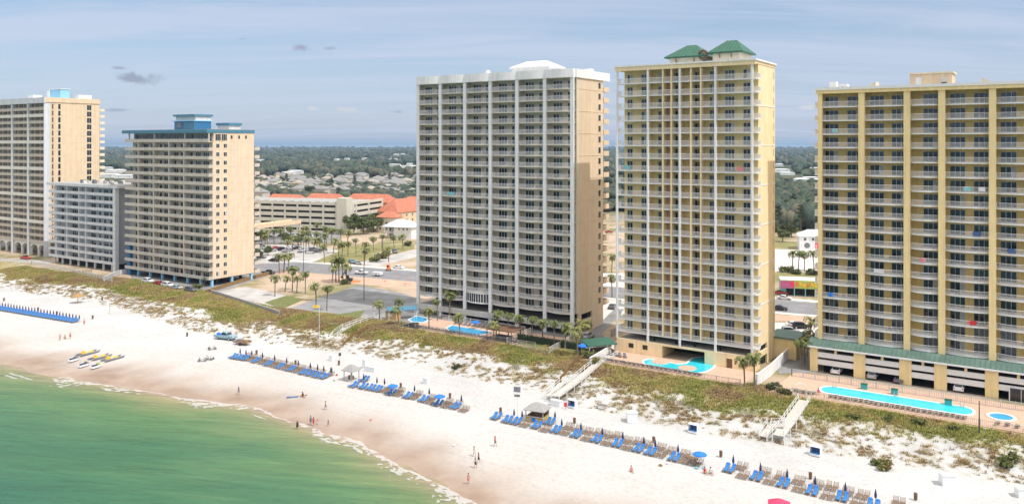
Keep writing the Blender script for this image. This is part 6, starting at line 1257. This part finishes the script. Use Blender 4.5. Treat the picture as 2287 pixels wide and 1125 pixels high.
for sx in (-.85,.85): MB().box(sx-.06,sx+.06,-.2,.2,0,.497,'wood_grey').build('leg', t)
t = thing('beach_bench', 'white-framed bench half sunk in brown dune grass on the right', 'bench', gnd(1976,1033), -AN); MB().box(-1.1,1.1,-.25,.25,.5,.6,'wood').build('seat', t)
for sx in (-1.1,1.1): MB().box(sx-.06,sx+.06,-.3,.3,0,1.1,'white').build('leg', t)
# thatched umbrella
p = gnd(174, 676); t = thing('thatched_umbrella', 'brown thatched umbrella standing alone at the left', 'umbrella', p); MB().tube([(0,0,0),(0,0,3.1)], .09, 'wood', 8).build('pole', t); c = MB(); c.lathe([(1.95,2.15),(2.0,2.22),(1.35,2.62),(.6,2.98),(.1,3.2)], 'thatch', 18); 
for i in range(70): a = random.uniform(0,6.28); c.face([(1.9*math.cos(a),1.9*math.sin(a),2.25),(1.9*math.cos(a+.1),1.9*math.sin(a+.1),2.25),(2.12*math.cos(a+.05),2.12*math.sin(a+.05),1.95)], 'thatch')
c.build('canopy', t)
# poles and signs
p = gnd(1156, 936); t = thing('sign_pole', 'tall white pole carrying two dark boards left of the kiosk', 'sign', p, -.2); MB().tube([(0,0,0),(0,0,6.2)], .06, 'white', 8).build('pole', t); MB().box(-.75,.55,-.06,.06,5.2,6.2,'grey_cloth').build('sign_board', t); MB().box(-.65,.45,-.06,.06,4.3,4.75,'grey_cloth').build('sign_board', t)
p = gnd(713, 772); t = thing('warning_flag', 'white pole with a yellow flag where the footpath meets the beach', 'flag', p, .1); MB().tube([(0,0,0),(0,0,10.5)], .055, 'white', 8).build('pole', t); f = MB()
for i in range(8): f.face([(i*.19-1.6,.1*math.sin(i*.9),9.8),((i+1)*.19-1.6,.1*math.sin((i+1)*.9),9.8),((i+1)*.19-1.6,.1*math.sin((i+1)*.9+.5),10.5),(i*.19-1.6,.1*math.sin(i*.9+.5),10.5)], 'yel')
f.build('flag', t)
p = gnd(245, 700); tag(MB().tube([(0,0,0),(0,0,2.7)], .07, 'wood_grey', 8).box(-.12,.12,-.12,.12,2.7,2.8,'wood_grey').build('beach_post', None, p), 'grey wooden post standing alone on the left sand', 'post')
p = gnd(759, 806); t = thing('beach_sign', 'small dark sign on a post beside the white box near the footpath', 'sign', p); MB().tube([(0,0,0),(0,0,1.3)], .05, 'wood', 6).build('post', t); MB().box(-.3,.3,-.04,.04,1.3,2.0,'darkmetal').build('sign_board', t)
p = gnd(1263, 913); t = thing('beach_sign', 'small red sign beside the white cabana behind the kiosk', 'sign', p); MB().tube([(0,0,0),(0,0,.9)], .05, 'wood', 6).build('post', t); MB().box(-.3,.3,-.04,.04,.5,1.3,'red').build('sign_board', t)
# blue truck and its trailer
p = gnd(504, 757); place(car('pickup', 'tealpaint'), (p.x, p.y, p.z), R(-22), 'pale blue beach pickup parked on the sand with gear in its bed', 'vehicles on the sand', 1.15)
tag(MB().box(-2.5,-.9,-.75,.75,0,.55,'canvas_blue',.1).box(-1.6,-1.0,-.5,.5,.55,.8,'white',.1).build('gear_pile', None, (p.x, p.y, p.z+1.1), R(-22)), 'blue gear piled in the bed of the beach pickup', 'gear')
p = gnd(541, 769); t = thing('beach_trailer', 'brown low trailer loaded with gear behind the blue pickup', 'trailer', p, R(-22)); MB().box(-2.2,2.2,-1,1,.6,.75,'wood').box(-2.2,2.2,-1.0,-.94,.75,1.1,'wood').box(-2.2,2.2,.94,1.0,.75,1.1,'wood').build('body', t); MB().box(-1.7,-.2,-.7,.7,.75,1.35,'grey_cloth',.15).box(.2,1.6,-.7,.6,.75,1.2,'palm_dead',.15).build('load', t)
for s in (-1,1): MB().tube([(.2,s*1.02,.36),(.2,s*1.2,.36)], .36, 'tyre', 12).build('wheel', t)
MB().bar((-2.2,0,.65),(-3.3,0,.6),.1,.1,'darkmetal').build('drawbar', t)
# pedal boats and jet skis
def pedal(px, py, rz, label):
    p = gnd(px, py); t = thing('pedal_boat', label, 'pedal boat', p, rz, 'yellow pontoon boats on the sand')
    for s in (-.75,.75): MB().tube([(-2.9,s,.32),(-2.4,s,.28),(1.6,s,.28),(2.3,s,.36),(2.8,s,.55)], [.08,.26,.28,.22,.05], 'grey_cloth', 10).build('pontoon', t, smooth=True)
    MB().box(-1.7,1.3,-.6,.6,.42,.62,'yel',.08).box(-1.5,-.9,-.55,.55,.62,1.0,'yel',.1).build('deck', t); MB().box(-.9,-.1,-.5,-.05,.62,.72,'wood_pale').box(-.9,-.1,.05,.5,.62,.72,'wood_pale').build('seat', t)
pedal(197, 790, R(60), 'yellow pontoon boat, left of three on the sand'); pedal(224, 799, R(60), 'yellow pontoon boat in the middle of three on the sand'); pedal(252, 802, R(60), 'yellow pontoon boat, right of three on the sand')
def ski(px, py, rz, acc, label):
    p = gnd(px, py); t = thing('jet_ski', label, 'jet ski', p, rz, 'jet skis on the sand'); h = MB(); n = len(h.v); S = [(-1.5,.5,.12),(-.9,.58,.1),(.4,.56,.1),(1.2,.34,.2),(1.7,.04,.5)]
    for x, w_, z in S: h.v += [(x,0,z-.08),(x,-w_,z+.12),(x,-w_*.92,.55),(x,w_*.92,.55),(x,w_,z+.12)]
    for i in range(len(S)-1):
        for j in range(5): k = (j+1)%5; h.f.append((i*5+j,i*5+k,(i+1)*5+k,(i+1)*5+j)); h.m.append('white_paint')
    h.f.append((0,1,2,3,4)); h.m.append('white_paint'); h.build('hull', t)
    MB().box(-1.2,.2,-.2,.2,.55,.85,'navy',.05).build('seat', t); c = MB(); c.prism([(.2,.55),(1.3,.55),(1.1,.75),(.55,1.05),(.25,1.0)], -.3, .3, acc); c.v = [(x,z,y) for x,y,z in c.v]; c.build('cowl', t); MB().bar((.4,-.4,1.1),(.4,.4,1.1),.05,.05,'darkmetal').build('handlebar', t)
ski(165, 806, R(70), 'grey_cloth', 'white and grey jet ski, left of three by the water'); ski(188, 818, R(66), 'grey_paint', 'white jet ski in the middle of three by the water'); ski(215, 821, R(68), 'lime', 'white jet ski with a lime-green nose, right of three')
# beach wagons seen as tangled frames
for px, py, rz, lb in ((452,806,.2,'dark beach wheelchair frame on the sand, left of two'),(468,803,-.2,'dark beach wheelchair frame on the sand, right of two'),(474,780,.5,'low pale frame on the sand above the wheelchairs')):
    p = gnd(px, py); t = thing('beach_buggy', lb, 'beach buggy', p, rz)
    for x in (-.7,.7):
        for s in (-.5,.5): MB().tube([(x,s-.08,.3),(x,s+.08,.3)], .3, 'grey_cloth', 12).build('wheel', t)
    MB().bar((-.7,0,.35),(.8,0,.5),.6,.08,'wood_grey').bar((-.4,0,.4),(-.8,0,1.2),.5,.06,'wood_grey').bar((.2,0,.45),(.5,0,1.1),.05,.05,'darkmetal').build('frame', t)
# boardwalks: plank deck, posts and rails; path in photo points with heights above the sand
def boardwalk(label, pts, w=1.8, rail=True):
    W_ = [Vector(at(px, py, z)) for px, py, z in pts]; o = W_[0].copy(); t = thing('boardwalk', label, 'boardwalk', o); P = [q-o for q in W_]; d = MB()
    for a, e in zip(P, P[1:]):
        L = (e-a).length; n = max(1, int(L/.3)); dr = (e-a)/n; sd = Vector((dr.y,-dr.x,0)).normalized()*w/2
        for i in range(n):
            p, q = a+dr*(i+.04), a+dr*(i+.94); d.face([p-sd, p+sd, q+sd, q-sd][::-1], 'wood_pale'); 
        d.bar(a-sd*.9-Vector((0,0,.13)), e-sd*.9-Vector((0,0,.13)), .06, .2, 'wood_pale'); d.bar(a+sd*.9-Vector((0,0,.13)), e+sd*.9-Vector((0,0,.13)), .06, .2, 'wood_pale')
    d.build('deck', t)
    for s in (-1, 1):
        r = MB()
        for a, e in zip(P, P[1:]):
            sd = Vector(((e-a).y,-(e-a).x,0)).normalized()*(w/2+.05)*s
            for h in (1.05,.55): r.bar(a+sd+Vector((0,0,h)), e+sd+Vector((0,0,h)), .05, .09, 'slabw')
        if rail: r.build('railing', t)
        for a, e in zip(P, P[1:]):
            sd = Vector(((e-a).y,-(e-a).x,0)).normalized()*(w/2+.05)*s; n = max(1, int((e-a).length/2.4))
            for i in range(n+1): q = a.lerp(e, i/n)+sd; MB().box(q.x-.06,q.x+.06,q.y-.06,q.y+.06,q.z-1.6,q.z+1.15,'slabw').build('post', t)
boardwalk('long white boardwalk from the driveway down to the kiosk', [(1372,792,.15),(1338,808,.4),(1290,848,.1),(1240,884,-.9)])
boardwalk('grey ramp turning back beside the foot of the long boardwalk', [(1283,850,0),(1256,855,-.5),(1226,884,-1.5)], 1.3)
boardwalk('second white boardwalk crossing the dune below the long pool', [(1796,893,.3),(1765,938,.2),(1738,972,-.9)], 2.0)
boardwalk('grey side steps at the foot of the second boardwalk', [(1752,949,.0),(1722,950,-.4),(1704,974,-1.6)], 1.4)
boardwalk('weathered path boardwalk beside the orange sand fence', [(842,708,.1),(800,722,.1),(770,733,-.3),(748,748,-1.2)], 1.5)
p = at(1786, 884, .1); t = thing('gate_arch', 'white curved gate arch at the top of the second boardwalk', 'gate', p, -AN+.5); MB().tube([(-1.3,0,0),(-1.3,0,1.6),(-.8,0,2.3),(0,0,2.55),(.8,0,2.3),(1.3,0,1.6),(1.3,0,0)], .1, 'slabw', 6).build('frame', t)
# ================================================================ people
def skin_body(J, E, rad, name):
    me = bpy.data.meshes.new(name); me.from_pydata(J, E, []); o = bpy.data.objects.new(name, me); C.objects.link(o)
    md = o.modifiers.new('s', 'SKIN'); md.use_smooth_shade = True
    for v, r in zip(me.skin_vertices[0].data, rad): v.radius = (r, r); v.use_root = False
    me.skin_vertices[0].data[0].use_root = True
    sb = o.modifiers.new('d', 'SUBSURF'); sb.levels = 1; dg = bpy.context.evaluated_depsgraph_get(); out = bpy.data.meshes.new_from_object(o.evaluated_get(dg)); bpy.data.objects.remove(o); bpy.data.meshes.remove(me)
    out.name = 'body'; out.materials.clear(); out.materials.append(M['skin']); return out
def figure(pose):
    """joints of a 1.72 m figure facing -y"""
    J = []; E = []; rad = []
    def v(p, r, par=None):
        J.append(p); rad.append(r); k = len(J)-1
        if par is not None: E.append((par, k))
        return k
    sit = pose in ('sit',); st = .22 if pose == 'walk' else .03
    pz = .16 if sit else .90
    pel = v((0,0,pz), .125); wa = v((0,.01,pz+.17), .105, pel); ch = v((0,.02 if not sit else .05,pz+.38), .125, wa); nk = v((0,.0,pz+.56), .05, ch); hd = v((0,-.015,pz+.66), .085, nk); tp = v((0,-.005,pz+.76), .08, hd); v((0,-.105,pz+.655), .018, hd)
    for s in (-1, 1): v((s*.085,0,pz+.67), .018, hd)
    for s in (-1, 1):
        hp = v((s*.095,0,pz-.04), .092, pel)
        if sit: kn = v((s*.13,-.42,pz+.22), .058, hp); an_ = v((s*.12,-.70,.06), .04, kn); v((s*.12,-.88,.05), .03, an_)
        else:
            kn = v((s*.10,-.03-s*st*.5,.48), .056, hp); an_ = v((s*.10,.03-s*st*1.0,.08), .038, kn); v((s*.11,-.13-s*st*1.0,.035), .032, an_)
        shd = v((s*.19,.01,pz+.48), .058, ch); el = v((s*.25,.02+s*st*.6,pz+.20), .040, shd)
        hz = pz-.03; wr = v((s*(.26 if not sit else .30),-.05+s*st*1.2 if not sit else .12,hz if not sit else .08), .027, el); d = Vector((s*.02,-.03,-.09)) if not sit else Vector((0,-.08,-.02))
        pm = v(tuple(Vector(J[wr])+d*.8), .030, wr)
        for i in range(4): f1 = v(tuple(Vector(J[pm])+d*.55+Vector((0,-.027+i*.018,0))), .009, pm); v(tuple(Vector(J[f1])+d*(.45+.1*(i in (1,2)))+Vector((-s*.008,0,0))), .008, f1)
        v(tuple(Vector(J[wr])+d*.7+Vector((-s*.02,-.05,0))), .010, pm)
    return skin_body(J, E, rad, pose), pz
BODY = {k: figure(k) for k in ('stand','walk','sit')}
def person(px, py, pose, top, bottom, label, rz=0, sc=1.0, dz=0, lie=False):
    p = gnd(px, py); me, pz = BODY[pose]; t = link('person', me, None, (p.x,p.y,p.z+dz+(.14 if lie else .0)), rz); tag(t, label, 'person', 'people on the beach'); t.scale = (sc,)*3
    MB().lathe([(.02,pz+.85),(.09,pz+.82),(.105,pz+.74),(.10,pz+.66),(.085,pz+.62)], 'hair', 12).build('hair', t, (0,.022,0), smooth=True)
    if bottom:
        b = MB(); b.lathe([(.13,pz-.1),(.175,pz-.06),(.165,pz+.05),(.135,pz+.12)], bottom, 14)
        if pose != 'sit':
            for s in (-1,1): b.tube([(s*.095,0,pz-.02),(s*.10,-.02-s*(.06 if pose == 'walk' else .01),pz-.30)], [.115,.095], bottom, 10)
        b.build('swimwear', t)
    if top:
        b = MB(); b.lathe([(.14,pz+.10),(.13,pz+.2),(.16,pz+.38),(.165,pz+.47),(.10,pz+.54)], top, 14)
        for v_i, (x,y,z) in enumerate(b.v): b.v[v_i] = (x*1.08, y*.86+.02, z)
        b.build('shirt', t)
    if lie: t.rotation_euler = (math.pi/2, 0, rz)
    return t
person(664, 959, 'stand', 'black_cloth', 'black_cloth', 'person in black standing ankle-deep in the green water', .3, 1.05, -.1)
person(694, 948, 'stand', 'grey_cloth', 'blue_cloth', 'person in grey beside one in red on the wet sand', .6); person(700, 951, 'walk', 'red_cloth', 'red_cloth', 'person in red on the wet sand by the waterline', -.5); person(709, 948, 'stand', 'pink_cloth', 'white_cloth', 'small child in pale clothes right of the person in red', .2, .65); person(733, 951, 'walk', 'black_cloth', 'grey_cloth', 'person in dark top stooping by the waterline, right of the red group', 1, .72)
person(727, 914, 'walk', None, 'grey_cloth', 'bare-chested person in grey shorts walking on dry sand above the red group', 1.2); person(533, 881, 'walk', 'blue_cloth', 'grey_cloth', 'person in a bluish shirt walking on the wet sand at left', .9)
person(1106, 996, 'walk', 'red_cloth', 'grey_cloth', 'person in a muted red top walking alone below the first blue pairs', 1.4, 1.05); person(1059, 1018, 'walk', None, 'white_cloth', 'thin pale person walking above two darker ones', 1.2); person(1069, 1033, 'walk', 'black_cloth', 'black_cloth', 'person in black walking ahead of a companion', 1.3, 1.02); person(1062, 1044, 'walk', 'grey_cloth', 'black_cloth', 'person in dark grey walking behind one in black', 1.3); person(1046, 1080, 'stand', None, 'pink_cloth', 'person in pink swimwear standing on wet sand near the foam', .4)
person(1574, 1056, 'sit', 'red_cloth', 'red_cloth', 'person in dark red sitting on the sand below the open blue umbrella', .3, 1.1); person(1587, 1057, 'sit', 'white_cloth', 'wood' , 'person in white sitting beside one in dark red', .1, 1.1)
person(134, 760, 'stand', 'pink_cloth', 'pink_cloth', 'person in pink standing left of the seated pair above the boats', .5); person(145, 756, 'sit', None, 'black_cloth', 'person sitting upright between two standing ones above the boats', .8, 1.1); person(157, 756, 'stand', None, 'red', 'person in red shorts standing right of the seated one above the boats', .2); person(188, 726, 'stand', 'pink_cloth', 'red_cloth', 'person in pink and red by the end of the far-left blue row', .7)
person(1828, 882, 'sit', 'hotpink', 'red_cloth', 'person in red sitting at the left end of the long pool', 0, 1.1, .35); person(1410, 1052, 'sit', 'pink_cloth', 'red_cloth', 'person in pink sitting among the loungers of the kiosk row', .2, 1.0)
person(676, 886, 'sit', 'black_cloth', 'red_cloth', 'person in black sitting on the sand next to a blue-grey towel', .9, 1.15)
p = gnd(654, 886); t = MB(); 
for i in range(8): t.face([(-1.3+i*.3,-.5,.02+.02*math.sin(i)),(-1.3+(i+1)*.3,-.5,.02+.02*math.sin(i+1)),(-1.3+(i+1)*.3,.5,.02+.02*math.sin(i+1)),(-1.3+i*.3,.5,.02+.02*math.sin(i))], 'blue_cloth')
tag(t.build('beach_towel', None, (p.x,p.y,p.z+.02), .2), 'blue-grey towel spread on the sand beside a seated person', 'towel')
x = person(657, 884, 'stand', None, 'grey_cloth', 'person lying on the blue-grey towel', 1.7, 1, .02, True); x.location += Vector((.9,0,0))
for px, py, m, lb in ((1492,1036,'white_cloth','white bag on the sand before the kiosk row'),(1475,1040,'palm_dead','tan bag on the sand before the kiosk row'),(752,838,'red_cloth','red bag beside the right end of the truck-side group'),(746,850,'wood_grey','grey bundle in front of the truck-side group\'s right end'),(1572,1046,'turq','teal cool box under the open blue umbrella'),(1556,1046,'turq','teal bag by the open blue umbrella'),(828,938,'pink_cloth','tiny pink toy bucket on the wet sand'),(1014,995,'white_cloth','small white bundle on the wet sand')):
    q = gnd(px, py); b = MB(); b.ball((0,0,.18), .28, m, 8, (1.2,.8,.7), .12); tag(b.build('beach_bag', None, q, random.random()*3), lb, 'bag')
